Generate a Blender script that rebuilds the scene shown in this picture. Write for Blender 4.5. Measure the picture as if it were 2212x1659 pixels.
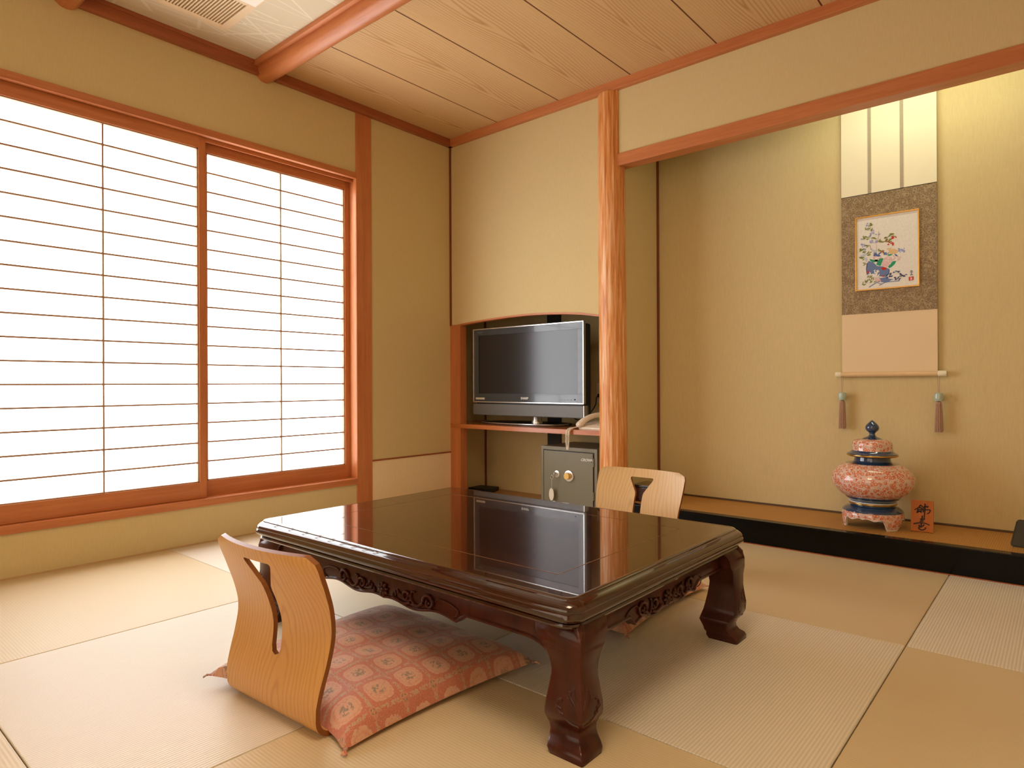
import bpy, bmesh, math, random
from mathutils import Vector, Matrix
random.seed(7)
PI = math.pi
S = bpy.context.scene
C = S.collection
for o in list(bpy.data.objects): bpy.data.objects.remove(o)

# ------------------------------------------------------------------ camera
FPX = 1400.26
yaw, pit, rol = 0.7088, 0.0007, -0.0046
f = Vector((-math.sin(yaw)*math.cos(pit), math.cos(yaw)*math.cos(pit), math.sin(pit)))
r = Vector((math.cos(yaw), math.sin(yaw), 0)); u = r.cross(f)
r2 = r*math.cos(rol)+u*math.sin(rol); u2 = -r*math.sin(rol)+u*math.cos(rol)
cd = bpy.data.cameras.new('camera'); cam = bpy.data.objects.new('camera', cd); C.objects.link(cam)
cd.sensor_width = 36; cd.sensor_fit = 'HORIZONTAL'; cd.lens = 36*FPX/2212; cd.clip_start = 0.05
M = Matrix((r2, u2, -f)).transposed().to_4x4(); M.translation = Vector((2.9631, -2.8636, 0.71))
cam.matrix_world = M
S.camera = cam

# ------------------------------------------------------------------ world, exposure, lights
w = bpy.data.worlds.new('world'); S.world = w; w.use_nodes = True
w.node_tree.nodes['Background'].inputs[0].default_value = (1, 0.97, 0.92, 1)
w.node_tree.nodes['Background'].inputs[1].default_value = 1.0
S.view_settings.view_transform = 'Standard'; S.view_settings.look = 'None'
S.view_settings.exposure = 0.0; S.view_settings.gamma = 1.0; S.view_settings.use_curve_mapping = False
PAPER_E = 6.0          # daylight coming through the shoji paper
LAMP_E = 14            # added pendant, out of view, brightens the near side
ALCOVE_W = 2.9
REAR_E = 1.3            # fill light from glowing screens added behind the camera
def area(name, loc, sx, sy, power, col, rot):
    l = bpy.data.lights.new(name, 'AREA'); l.shape = 'RECTANGLE'; l.size = sx; l.size_y = sy; l.energy = power; l.color = col
    o = bpy.data.objects.new(name, l); C.objects.link(o); o.location = loc; o.rotation_euler = rot
    return o
# tube lamp hidden up behind the alcove lintel
area('alcove_lamp_light', (2.56, 0.12, 2.09), 0.8, 0.04, ALCOVE_W, (0.97, 1.0, 0.72), (math.radians(20), 0, 0))

# ------------------------------------------------------------------ helpers
def tag(o, label=None, cat=None, group=None, kind=None):
    if label: o['label'] = label
    if cat: o['category'] = cat
    if group: o['group'] = group
    if kind: o['kind'] = kind
    return o
def empty(name, loc, label, cat, rz=0, group=None):
    o = bpy.data.objects.new(name, None); C.objects.link(o); o.location = loc; o.rotation_euler = (0, 0, rz); o.empty_display_size = .05
    return tag(o, label, cat, group)
def obj(name, bm, mat, parent=None, smooth=False, local=True, auto=False):
    me = bpy.data.meshes.new(name)
    if isinstance(bm, bmesh.types.BMesh):
        
        if name != 'picture': bmesh.ops.recalc_face_normals(bm, faces=bm.faces)
        bm.to_mesh(me); bm.free()
    else: me = bm
    mats = mat if isinstance(mat, (list, tuple)) else [mat]
    if len(me.materials) == 0:
        for m in mats: me.materials.append(m)
    if smooth:
        for p in me.polygons: p.use_smooth = True
        try: me.set_sharp_from_angle(angle=math.radians(38))
        except Exception: pass
        es = {}
        for e in me.edges: es[tuple(sorted(e.vertices))] = e
        for p in me.polygons:
            if len(p.vertices) > 6:
                p.use_smooth = False
                for k in p.edge_keys: es[tuple(sorted(k))].use_edge_sharp = True
    o = bpy.data.objects.new(name, me); C.objects.link(o)
    if parent:
        o.parent = parent
        if not local:   # geometry given in world coordinates
            pm = Matrix.Translation(parent.location) @ parent.rotation_euler.to_matrix().to_4x4()
            q = parent.parent
            while q:
                pm = Matrix.Translation(q.location) @ q.rotation_euler.to_matrix().to_4x4() @ pm; q = q.parent
            me.transform(pm.inverted())
    return o
def struct(name, bm, mat, smooth=False, parent=None):
    o = obj(name, bm, mat, parent, smooth, local=False)
    if not parent: o['kind'] = 'structure'
    return o
def box(bm, a, b, bev=0, mi=0, seg=2):
    x0, y0, z0 = [min(a[i], b[i]) for i in range(3)]; x1, y1, z1 = [max(a[i], b[i]) for i in range(3)]
    n = bmesh.new()
    bmesh.ops.create_cube(n, size=1)
    for v in n.verts: v.co = Vector(((x0+x1)/2+v.co.x*(x1-x0), (y0+y1)/2+v.co.y*(y1-y0), (z0+z1)/2+v.co.z*(z1-z0)))
    if bev: bmesh.ops.bevel(n, geom=n.edges[:], offset=bev, segments=seg, affect='EDGES', profile=.5)
    for fa in n.faces: fa.material_index = mi
    merge(bm, n)
def rim(bm, x0, z0, x1, z1, y0, y1, tl, tr, tb_, tt, bev=0, flat_=False):
    # rectangular frame of four strips that never overlap; vertical (xz) or, with flat_, horizontal (xy)
    q = (lambda a, b, d: (a, b, d)) if flat_ else (lambda a, b, d: (a, d, b))
    e = .0002
    box(bm, q(x0, z0, y0), q(x1, z0+tb_-e, y1), bev); box(bm, q(x0, z1-tt+e, y0), q(x1, z1, y1), bev)
    box(bm, q(x0, z0+tb_, y0), q(x0+tl, z1-tt, y1), bev); box(bm, q(x1-tr, z0+tb_, y0), q(x1, z1-tt, y1), bev)
def merge(bm, n, mat=None):
    if mat is not None: bmesh.ops.transform(n, matrix=mat, verts=n.verts)
    me = bpy.data.meshes.new('t'); n.to_mesh(me); n.free(); bm.from_mesh(me); bpy.data.meshes.remove(me)
def lathe(bm, prof, seg=48, c=(0, 0, 0), mi=None, a0=0, a1=2*PI):
    rings = []
    full = abs(a1-a0-2*PI) < 1e-6
    n = seg if full else seg+1
    for (rr, z) in prof:
        if rr < 1e-6: rings.append([bm.verts.new((c[0], c[1], c[2]+z))])
        else: rings.append([bm.verts.new((c[0]+rr*math.cos(a0+(a1-a0)*i/seg), c[1]+rr*math.sin(a0+(a1-a0)*i/seg), c[2]+z)) for i in range(n)])
    for k in range(len(rings)-1):
        A, B = rings[k], rings[k+1]
        for i in range(seg):
            j = (i+1) % n
            if len(A) == 1 and len(B) == 1: continue
            if len(A) == 1: fa = bm.faces.new((A[0], B[i], B[j]))
            elif len(B) == 1: fa = bm.faces.new((A[j], A[i], B[0]))
            else: fa = bm.faces.new((A[i], B[i], B[j], A[j]))
            if mi: fa.material_index = mi[k]
    return rings
def tube(bm, pts, rad, seg=8, caps=True, mi=0):
    pts = [Vector(p) for p in pts]
    rad = rad if isinstance(rad, (list, tuple)) else [rad]*len(pts)
    rings = []; up = Vector((0, 0, 1)); prev = None
    for i, p in enumerate(pts):
        t = (pts[min(i+1, len(pts)-1)]-pts[max(i-1, 0)]).normalized()
        if prev is None:
            a = t.cross(up)
            if a.length < .1: a = t.cross(Vector((1, 0, 0)))
            a.normalize()
        else:
            a = prev - t*prev.dot(t)
            if a.length < 1e-4: a = t.cross(up)
            a.normalize()
        prev = a; b = t.cross(a)
        rings.append([bm.verts.new(p+(a*math.cos(2*PI*k/seg)+b*math.sin(2*PI*k/seg))*rad[i]) for k in range(seg)])
    for i in range(len(rings)-1):
        for k in range(seg):
            fa = bm.faces.new((rings[i][k], rings[i][(k+1) % seg], rings[i+1][(k+1) % seg], rings[i+1][k])); fa.material_index = mi
    if caps:
        fa = bm.faces.new(rings[0][::-1]); fa.material_index = mi
        fa = bm.faces.new(rings[-1]); fa.material_index = mi
def ball(bm, c, rx, ry=None, rz=None, seg=12, rot=None, mi=0):
    n = bmesh.new(); bmesh.ops.create_uvsphere(n, u_segments=seg, v_segments=max(6, seg//2), radius=1)
    m = Matrix.Translation(Vector(c)) @ (rot.to_4x4() if rot else Matrix.Identity(4)) @ Matrix.Diagonal((rx, ry or rx, rz or rx, 1))
    for fa in n.faces: fa.material_index = mi
    merge(bm, n, m)
def smoothpath(pts, n=6):
    P = [Vector(p) for p in pts]; out = []
    for i in range(len(P)-1):
        p0, p1, p2, p3 = P[max(i-1, 0)], P[i], P[i+1], P[min(i+2, len(P)-1)]
        for k in range(n):
            t = k/n
            out.append(0.5*((2*p1)+(-p0+p2)*t+(2*p0-5*p1+4*p2-p3)*t*t+(-p0+3*p1-3*p2+p3)*t**3))
    out.append(P[-1]); return out
def prism(bm, poly, fn, d0, d1, mi=0, bev=0):
    """poly: 2D points; fn(a,b,d)->3D"""
    A = [bm.verts.new(fn(a, b, d0)) for a, b in poly]; B = [bm.verts.new(fn(a, b, d1)) for a, b in poly]
    fs = [bm.faces.new(A[::-1]), bm.faces.new(B)]
    n = len(poly)
    for i in range(n): fs.append(bm.faces.new((A[i], A[(i+1) % n], B[(i+1) % n], B[i])))
    for fa in fs: fa.material_index = mi
def lerp(tab, x):
    if x <= tab[0][0]: return tab[0][1]
    for (a, b), (c, d) in zip(tab, tab[1:]):
        if x <= c:
            t = (x-a)/(c-a); t = t*t*(3-2*t) if False else t
            return b+(d-b)*t
    return tab[-1][1]
def textmesh(s, size, depth=.0006, shear=0, bold=0):
    cu = bpy.data.curves.new('t', 'FONT'); cu.body = s; cu.size = size; cu.extrude = depth; cu.align_x = 'CENTER'; cu.align_y = 'CENTER'; cu.shear = shear; cu.offset = bold
    o = bpy.data.objects.new('t', cu); C.objects.link(o)
    dg = bpy.context.evaluated_depsgraph_get(); me = bpy.data.meshes.new_from_object(o.evaluated_get(dg))
    bpy.data.objects.remove(o); bpy.data.curves.remove(cu); return me

# ------------------------------------------------------------------ materials
class G:
    """tiny node graph helper"""
    def __init__(s, name):
        s.m = bpy.data.materials.new(name); s.m.use_nodes = True; s.nt = s.m.node_tree; s.b = s.nt.nodes['Principled BSDF']; s.out = s.nt.nodes['Material Output']
    def n(s, t, **k):
        x = s.nt.nodes.new(t)
        for a, b in k.items(): setattr(x, a, b)
        return x
    def L(s, a, b): s.nt.links.new(a, b)
    def put(s, sock, v):
        if isinstance(v, (int, float)): sock.default_value = v
        elif isinstance(v, (tuple, list)):
            sock.default_value = tuple(v)+((1,) if len(v) == 3 and sock.type == 'RGBA' else ())
        else: s.L(v, sock)
    def math(s, op, a, b=None, c=None, clamp=False):
        x = s.n('ShaderNodeMath', operation=op, use_clamp=clamp); s.put(x.inputs[0], a)
        if b is not None: s.put(x.inputs[1], b)
        if c is not None: s.put(x.inputs[2], c)
        return x.outputs[0]
    def coord(s, kind='Object', scale=(1, 1, 1), rot=(0, 0, 0), loc=(0, 0, 0)):
        t = s.n('ShaderNodeTexCoord'); mp = s.n('ShaderNodeMapping'); s.L(t.outputs[kind], mp.inputs[0])
        mp.inputs['Scale'].default_value = scale; mp.inputs['Rotation'].default_value = rot; mp.inputs['Location'].default_value = loc
        return mp.outputs[0]
    def sep(s, v):
        x = s.n('ShaderNodeSeparateXYZ'); s.L(v, x.inputs[0]); return x.outputs
    def comb(s, x, y, z):
        c = s.n('ShaderNodeCombineXYZ'); s.put(c.inputs[0], x); s.put(c.inputs[1], y); s.put(c.inputs[2], z); return c.outputs[0]
    def noise(s, v, scale, detail=3, rough=.5, dist=0):
        x = s.n('ShaderNodeTexNoise'); s.L(v, x.inputs['Vector']); x.inputs['Scale'].default_value = scale; x.inputs['Detail'].default_value = detail
        x.inputs['Roughness'].default_value = rough; x.inputs['Distortion'].default_value = dist; return x.outputs['Fac']
    def voro(s, v, scale, feat='F1', out='Distance', rnd=1):
        x = s.n('ShaderNodeTexVoronoi', feature=feat); s.L(v, x.inputs['Vector']); x.inputs['Scale'].default_value = scale; x.inputs['Randomness'].default_value = rnd; return x.outputs[out]
    def ramp(s, fac, stops):
        x = s.n('ShaderNodeValToRGB'); s.put(x.inputs[0], fac)
        e = x.color_ramp.elements
        while len(e) < len(stops): e.new(.5)
        for i, (p, c) in enumerate(stops):
            e[i].position = p; e[i].color = (tuple(c)+(1,))[:4] if isinstance(c, (tuple, list)) else (c, c, c, 1)
        return x.outputs[0]
    def mix(s, fac, a, b, mode='MIX'):
        x = s.n('ShaderNodeMix', data_type='RGBA', blend_type=mode); s.put(x.inputs[0], fac); s.put(x.inputs[6], a); s.put(x.inputs[7], b); return x.outputs[2]
    def bump(s, h, strength=.3, dist=.002):
        x = s.n('ShaderNodeBump'); s.put(x.inputs['Height'], h); x.inputs['Strength'].default_value = strength; x.inputs['Distance'].default_value = dist
        s.L(x.outputs[0], s.b.inputs['Normal'])
    def fin(s, col, rough=.5, spec=.5, metal=0, coat=0, coatr=.05):
        s.put(s.b.inputs['Base Color'], col); s.put(s.b.inputs['Roughness'], rough); s.put(s.b.inputs['Specular IOR Level'], spec); s.put(s.b.inputs['Metallic'], metal)
        s.b.inputs['Coat Weight'].default_value = coat; s.b.inputs['Coat Roughness'].default_value = coatr
        return s.m
def srgb(r_, g_, b_):
    return tuple((c/255/12.92 if c/255 <= .04045 else ((c/255+.055)/1.055)**2.4) for c in (r_, g_, b_))
def flat(name, col, rough=.5, spec=.5, metal=0, coat=0, var=.08, sc=30):
    g = G(name); v = g.coord(); nz = g.noise(v, sc, 3)
    a = tuple(c*(1-var) for c in col); b = tuple(min(1, c*(1+var)) for c in col)
    return g.fin(g.mix(nz, a, b), rough, spec, metal, coat)
# wall paper: woven fine texture
def wallpaper(name, col, uv=(0, 1)):
    g = G(name); v = g.coord()
    n1 = g.noise(g.coord(scale=(1, 1, .12)), 220, 2); n2 = g.noise(v, 2.5, 3); n3 = g.noise(v, 300, 1)
    h = g.math('ADD', g.math('MULTIPLY', n1, .7), g.math('MULTIPLY', n3, .5))
    c = g.mix(h, tuple(x*.88 for x in col), tuple(x*1.1 for x in col)); c = g.mix(g.math('MULTIPLY', n2, .25), c, tuple(x*.86 for x in col))
    g.bump(h, .25, .001); return g.fin(c, .85, .25)
M_wall = wallpaper('wall_fabric_paper', (0.66, 0.53, 0.275))
M_dado = wallpaper('dado_paper', (0.90, 0.72, 0.47))
M_rear = wallpaper('rear_wall_paper', (0.66, 0.52, 0.30))
# red brown structural timber
def timber(name, ca, cb, axis, rough=.45, coat=.15, freq=26):
    g = G(name); sc = [1, 1, 1]; sc[axis] = .06
    v = g.coord(scale=sc); n1 = g.noise(v, freq, 5, .6, .6); n2 = g.noise(v, freq*7, 2)
    fac = g.math('ADD', g.math('MULTIPLY', n1, .75), g.math('MULTIPLY', n2, .25))
    c = g.ramp(fac, [(.3, ca), (.7, cb)]); g.bump(fac, .12, .001); return g.fin(c, rough, .45, coat=coat, coatr=.3)
RA, RB = (0.44, 0.130, 0.038), (0.64, 0.235, 0.080)
T_x = timber('timber_along_x', RA, RB, 0); T_y = timber('timber_along_y', RA, RB, 1); T_z = timber('timber_along_z', RA, RB, 2)
D_y = timber('dark_timber', (0.27, 0.066, 0.020), (0.42, 0.118, 0.036), 1); D_z = timber('dark_timber_z', (0.15, 0.038, 0.013), (0.25, 0.07, 0.022), 2)
LG = timber('light_lattice', (0.34, 0.19, 0.11), (0.46, 0.28, 0.17), 1, rough=.6, coat=0)
# carved pillar
def pillar_mat():
    g = G('grooved_pillar'); v = g.coord(scale=(1, 1, .055)); n1 = g.noise(v, 75, 3, .6, .3); n2 = g.noise(g.coord(scale=(1, 1, .2)), 9, 3)
    c = g.ramp(n1, [(.32, (0.52, 0.155, 0.03)), (.5, (0.80, 0.35, 0.11)), (.68, (0.93, 0.64, 0.38))])
    c = g.mix(g.math('MULTIPLY', n2, .5), c, (0.70, 0.26, 0.06)); g.bump(n1, .8, .006); return g.fin(c, .42, .45, coat=.2, coatr=.3)
M_pillar = pillar_mat()
# ceiling cedar boards, cathedral grain; boards run along y, 0.446 m wide, seams at x=0.425+k*.446
def cedar():
    g = G('cedar_ceiling'); x, y, z = g.sep(g.coord())
    bx = g.math('DIVIDE', g.math('SUBTRACT', x, .425-4*.4455), .4455)
    idx = g.math('FLOOR', bx); fr = g.math('SUBTRACT', g.math('SUBTRACT', bx, idx), .5)
    off = g.math('MULTIPLY', g.math('SINE', g.math('MULTIPLY', idx, 12.9898)), 43.7)
    nlo = g.noise(g.comb(x, g.math('ADD', g.math('MULTIPLY', y, .35), off), off), 2.4, 3)
    wob = g.math('MULTIPLY', g.math('SUBTRACT', nlo, .5), .34)
    dx = g.math('ADD', fr, wob)
    d2 = g.math('MULTIPLY', dx, dx)
    t = g.math('ADD', g.math('MULTIPLY', g.math('SQRT', g.math('ADD', d2, .0009)), 5.2), g.math('ADD', g.math('MULTIPLY', y, .55), off))
    nh = g.noise(g.comb(g.math('MULTIPLY', x, 1), g.math('MULTIPLY', y, .08), off), 26, 4)
    ph = g.math('ADD', g.math('MULTIPLY', t, 38), g.math('MULTIPLY', nh, 4))
    s = g.math('ADD', g.math('MULTIPLY', g.math('SINE', ph), .5), .5)
    s = g.math('POWER', s, 3)
    fade = g.math('SUBTRACT', 1, g.math('MULTIPLY', g.math('ABSOLUTE', dx), 1.7), clamp=True)
    fac = g.math('MULTIPLY', s, g.math('MULTIPLY', fade, .62))
    fine = g.noise(g.comb(x, g.math('MULTIPLY', y, .02), off), 160, 2)
    base = g.mix(fine, (0.60, 0.375, 0.165), (0.70, 0.47, 0.235))
    c = g.mix(fac, base, (0.38, 0.17, 0.05))
    seam = g.math('GREATER_THAN', g.math('ABSOLUTE', fr), .4925)
    c = g.mix(seam, c, (0.12, 0.03, 0.008))
    g.bump(g.math('MULTIPLY', seam, -1), .6, .004)
    return g.fin(c, .5, .35)
M_cedar = cedar()
# washi plaster ceiling with straw fibres
def washi_ceiling():
    g = G('fibre_ceiling_paper'); fac = None
    for i, a in enumerate((.3, 1.1, 1.9, 2.6, .75)):
        v = g.coord(rot=(0, 0, a), scale=(1, .22, .1), loc=(i*3.1, i*1.7, 0))
        d = g.voro(v, 5+i*.7, 'DISTANCE_TO_EDGE'); n = g.noise(v, 3+i, 1)
        l = g.math('MULTIPLY', g.math('LESS_THAN', d, .010), g.math('GREATER_THAN', n, .50))
        fac = l if fac is None else g.math('MAXIMUM', fac, l)
    c = g.mix(g.math('MULTIPLY', fac, .5), (0.68, 0.58, 0.41), (0.86, 0.79, 0.64)); return g.fin(c, .7, .3)
M_washi = washi_ceiling()
# tatami: ribs along one axis
def tatami(name, axis, ca, cb, dark=.72, bs=.45, per=.0074, spec=.5):
    g = G(name); v = g.coord(); x, y, z = g.sep(v); a, b = (x, y) if axis == 'y' else (y, x)
    w_ = g.math('ADD', g.math('MULTIPLY', g.math('SINE', g.math('MULTIPLY', a, 2*PI/per)), .5), .5)
    str_ = g.noise(g.comb(g.math('MULTIPLY', x, 1 if axis == 'y' else .04), g.math('MULTIPLY', y, .04 if axis == 'y' else 1), 0), 420, 2)
    patch = g.noise(v, 3, 3)
    h = g.math('ADD', w_, g.math('MULTIPLY', str_, .35))
    c = g.mix(g.math('POWER', w_, .6), tuple(k*dark for k in ca), ca)
    c = g.mix(g.math('MULTIPLY', str_, .35), c, cb); c = g.mix(g.math('MULTIPLY', patch, .2), c, tuple(k*.85 for k in ca))
    g.bump(h, bs, .0010); return g.fin(c, .5, spec)
M_tatA = tatami('tatami_sheen_bright', 'y', (0.82, 0.75, 0.63), (0.74, 0.61, 0.42))  # brighter copy of one mat: sheen along the ribs put into the colour
M_tatB = tatami('tatami_sheen_dim', 'x', (0.69, 0.56, 0.35), (0.63, 0.48, 0.27), dark=.93, bs=.2)  # same mat turned, its weaker sheen put into the colour
M_rush = tatami('alcove_rush', 'y', (0.55, 0.27, 0.06), (0.40, 0.18, 0.035))
M_seam = flat('tatami_core', (0.12, 0.07, 0.03), .9)
# lacquered table wood
def rosewood():
    g = G('lacquered_rosewood'); v = g.coord(scale=(.07, 1, 1)); n = g.noise(v, 40, 5, .6, 1.0)
    c = g.ramp(n, [(.3, (0.012, 0.003, 0.002)), (.6, (0.045, 0.009, 0.004)), (.8, (0.085, 0.017, 0.007))])
    g.fin(c, .12, .2, coat=1.0, coatr=.012); g.b.inputs['IOR'].default_value = 1.55
    g.b.inputs['Coat IOR'].default_value = 1.6; return g.m
M_rose = rosewood()
def rosewood2():
    g = G('rosewood_leg'); v = g.coord(scale=(1, 1, .1)); n = g.noise(v, 30, 4, .6, .6)
    c = g.ramp(n, [(.3, (0.032, 0.0055, 0.0028)), (.7, (0.078, 0.0145, 0.006))])
    return g.fin(c, .28, .25, coat=.22, coatr=.07)
M_rosel = rosewood2()
M_inlay = flat('inlay_line', (0.20, 0.09, 0.035), .2, .5)
# plywood with cathedral grain, uses UV (x, s)
def ply(name, dark, mid, light, seed):
    g = G(name); x, y, z = g.sep(g.coord('UV'))
    nlo = g.noise(g.comb(g.math('MULTIPLY', x, 1), g.math('MULTIPLY', y, .5), seed), 4.5, 3)
    dx = g.math('ADD', g.math('SUBTRACT', x, .03), g.math('MULTIPLY', g.math('SUBTRACT', nlo, .5), .13))
    t = g.math('ADD', g.math('MULTIPLY', g.math('SQRT', g.math('ADD', g.math('MULTIPLY', dx, dx), .0002)), 8), g.math('MULTIPLY', y, 1.2))
    nh = g.noise(g.comb(x, g.math('MULTIPLY', y, .12), seed), 45, 3)
    s = g.math('ADD', g.math('MULTIPLY', g.math('SINE', g.math('ADD', g.math('MULTIPLY', t, 62), g.math('MULTIPLY', nh, 3))), .5), .5)
    s = g.math('MULTIPLY', g.math('POWER', s, 5), .34)
    fine = g.noise(g.comb(x, g.math('MULTIPLY', y, .03), seed), 260, 2)
    c = g.mix(fine, mid, light); c = g.mix(s, c, dark); return g.fin(c, .38, .45, coat=.25, coatr=.2)
M_ply = ply('chair_plywood', (0.40, 0.15, 0.035), (0.60, 0.30, 0.085), (0.70, 0.38, 0.12), 1.3)
M_ply2 = ply('chair_plywood_pale', (0.46, 0.23, 0.09), (0.64, 0.40, 0.17), (0.72, 0.49, 0.23), 4.7)
M_plye = flat('plywood_edge', (0.26, 0.09, 0.022), .4, .4)
# cushion brocade
def brocade():
    g = G('cushion_brocade'); x, y, z = g.sep(g.coord(scale=(1, 1, 1), rot=(0, 0, .06)))
    P_ = .078
    def cell(a): 
        q = g.math('DIVIDE', a, P_); return g.math('SUBTRACT', g.math('SUBTRACT', q, g.math('FLOOR', q)), .5)
    def pw(a, p_): return g.math('POWER', g.math('ABSOLUTE', a), p_)
    cx, cy = cell(x), cell(y)
    r1 = g.math('ADD', pw(g.math('MULTIPLY', cx, 2.55), 3.2), pw(g.math('MULTIPLY', cy, 2.55), 3.2))
    nz = g.noise(g.coord(), 420, 2); n2 = g.noise(g.coord(), 160, 3)
    r1 = g.math('ADD', r1, g.math('MULTIPLY', g.math('SUBTRACT', n2, .5), .5))
    red = g.mix(n2, (0.50, 0.12, 0.07), (0.58, 0.22, 0.14)); tan = g.mix(nz, (0.68, 0.27, 0.17), (0.62, 0.42, 0.28))
    grn = (0.16, 0.16, 0.11)
    medal = g.math('LESS_THAN', r1, .8)
    inner = g.math('LESS_THAN', g.math('ABSOLUTE', g.math('SUBTRACT', r1, .42)), .07)
    inner = g.math('MULTIPLY', inner, g.math('GREATER_THAN', nz, .5))
    ctr = g.math('MULTIPLY', g.math('LESS_THAN', r1, .10), g.math('GREATER_THAN', n2, .5))
    c = g.mix(medal, red, tan)
    c = g.mix(g.math('MULTIPLY', inner, .6), c, (0.60, 0.16, 0.08)); c = g.mix(g.math('MULTIPLY', ctr, .8), c, grn)
    # strips between medallions
    ex = g.math('SUBTRACT', .5, g.math('ABSOLUTE', cx)); ey = g.math('SUBTRACT', .5, g.math('ABSOLUTE', cy))
    e = g.math('MINIMUM', ex, ey); strip = g.math('MULTIPLY', g.math('LESS_THAN', e, .05), g.math('GREATER_THAN', n2, .47))
    c = g.mix(g.math('MULTIPLY', strip, .75), c, (0.50, 0.38, 0.24))
    k = g.math('ADD', g.math('MULTIPLY', ex, ex), g.math('MULTIPLY', ey, ey)); ros = g.math('LESS_THAN', k, .016)
    c = g.mix(g.math('MULTIPLY', ros, .8), c, (0.58, 0.24, 0.14)); dot = g.math('MULTIPLY', g.math('LESS_THAN', g.math('ABSOLUTE', g.math('SUBTRACT', k, .004)), .0016), g.math('GREATER_THAN', g.math('MULTIPLY', ex, ey), .0011))
    c = g.mix(dot, c, grn)
    c = g.mix(g.math('MULTIPLY', g.math('GREATER_THAN', nz, .58), .35), c, (0.66, 0.46, 0.33)); c = g.mix(g.math('MULTIPLY', g.math('GREATER_THAN', n2, .60), .35), c, (0.40, 0.16, 0.11))
    g.bump(nz, .25, .001); g.fin(c, .6, .4); g.b.inputs['Sheen Weight'].default_value = .35; return g.m
M_broc = brocade()
# porcelain
def porcelain():
    g = G('kutani_blossoms')
    nz = g.noise(g.coord(), 45, 3); n2 = g.noise(g.coord(loc=(3, 3, 3)), 75, 3)
    c = g.mix(nz, (0.74, 0.44, 0.37), (0.84, 0.64, 0.56))
    vine = g.math('LESS_THAN', g.math('ABSOLUTE', g.math('SUBTRACT', n2, .5)), .016)
    c = g.mix(g.math('MULTIPLY', vine, .7), c, (0.24, 0.25, 0.17))
    for k, (lc, sc, r0, wd) in enumerate((((0, 0, 0), 62, .34, .085), ((.37, .21, .55), 66, .30, .075))):
        d = g.voro(g.coord(loc=lc), sc, 'F1')
        c = g.mix(g.math('LESS_THAN', d, r0), c, (0.80, 0.50, 0.34))
        c = g.mix(g.math('MULTIPLY', g.math('LESS_THAN', g.math('ABSOLUTE', g.math('SUBTRACT', d, r0)), wd), .92), c, (0.62, 0.085, 0.03) if k != 1 else (0.62, 0.15, 0.06))
        c = g.mix(g.math('LESS_THAN', d, .08), c, (0.55, 0.10, 0.04))
    return g.fin(c, .12, .5, coat=.7)
M_porc = porcelain()
M_blue = flat('cobalt_glaze', (0.022, 0.055, 0.13), .1, .5, coat=.8)
M_gold = flat('gold_band', (0.55, 0.34, 0.10), .25, .5, metal=1)
M_white = flat('white_glaze', (0.78, 0.74, 0.68), .2, .5)
# lacquers, metals, plastics
M_black = flat('black_lacquer', (0.006, 0.006, 0.006), .10, .5, coat=.6, var=.1)
M_tvbez = flat('tv_bezel', (0.045, 0.055, 0.065), .16, .5, coat=.4)
M_tvspk = flat('speaker_bar', (0.13, 0.13, 0.125), .42, .5)
M_tvback = flat('tv_back', (0.012, 0.012, 0.012), .5)
M_silver = flat('brushed_silver', (0.72, 0.72, 0.70), .25, .5, metal=.9)
def screen():
    g = G('screen_glass'); g.fin((0.014, 0.015, 0.019), .19, .68, coat=0); g.b.inputs['IOR'].default_value = 1.5; return g.m
M_screen = screen()
M_safe = flat('safe_enamel', (0.20, 0.185, 0.125), .38, .5, var=.03, sc=8)
M_safed = flat('safe_dark', (0.03, 0.03, 0.025), .5)
M_yel = flat('brass_knob', (0.85, 0.56, 0.16), .4, .5)
M_phone = flat('cream_plastic', (0.82, 0.73, 0.60), .4, .5)
M_tagw = flat('white_tag', (0.80, 0.74, 0.62), .5)
M_ink = flat('ink', (0.03, 0.018, 0.015), .7)
M_sign = timber('sign_wood', (0.44, 0.115, 0.014), (0.56, 0.18, 0.03), 2, rough=.6, coat=0)
M_celadon = flat('celadon', (0.42, 0.52, 0.43), .2, .5, coat=.5)
M_tassel = flat('tassel_silk', (0.46, 0.28, 0.19), .8, var=.25, sc=200)
M_ivory = flat('ivory_paper', (0.88, 0.81, 0.60), .75, .2, var=.03, sc=4)
M_ivory2 = flat('cream_silk', (0.80, 0.62, 0.39), .75, .2, var=.05, sc=5)
def damask():
    g = G('damask_silk'); v = g.coord(scale=(1, 1, 1)); d = g.voro(v, 55, 'F1'); d2 = g.voro(v, 55, 'DISTANCE_TO_EDGE'); nz = g.noise(v, 260, 3)
    k = g.math('LESS_THAN', g.math('ABSOLUTE', g.math('SUBTRACT', g.math('ADD', d, g.math('MULTIPLY', nz, .5)), .6)), .09)
    k2 = g.math('LESS_THAN', d2, .05); k = g.math('MAXIMUM', k, g.math('MULTIPLY', k2, .7))
    return g.fin(g.mix(g.math('MULTIPLY', k, .8), (0.235, 0.155, 0.085), (0.43, 0.33, 0.19)), .7, .3)
M_damask = damask()
M_cream = flat('roller_wood', (0.74, 0.52, 0.28), .4)
M_ivoryk = flat('ivory_knob', (0.85, 0.78, 0.56), .35)
M_vent = flat('vent_plastic', (0.74, 0.55, 0.33), .5, var=.02)
M_ventd = flat('vent_dark', (0.20, 0.10, 0.035), .7)
M_boardn = timber('niche_board', (0.45, 0.22, 0.07), (0.55, 0.30, 0.11), 0)
def paper():
    g = G('shoji_paper_daylight'); v = g.coord(); nz = g.noise(v, 60, 3)
    g.fin((0.9, 0.9, 0.88), .9, .1); g.put(g.b.inputs['Emission Color'], g.mix(nz, (0.93, 0.97, 1.0), (0.94, 0.985, 1.03))); g.b.inputs['Emission Strength'].default_value = PAPER_E; return g.m
M_paper = paper()
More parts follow.
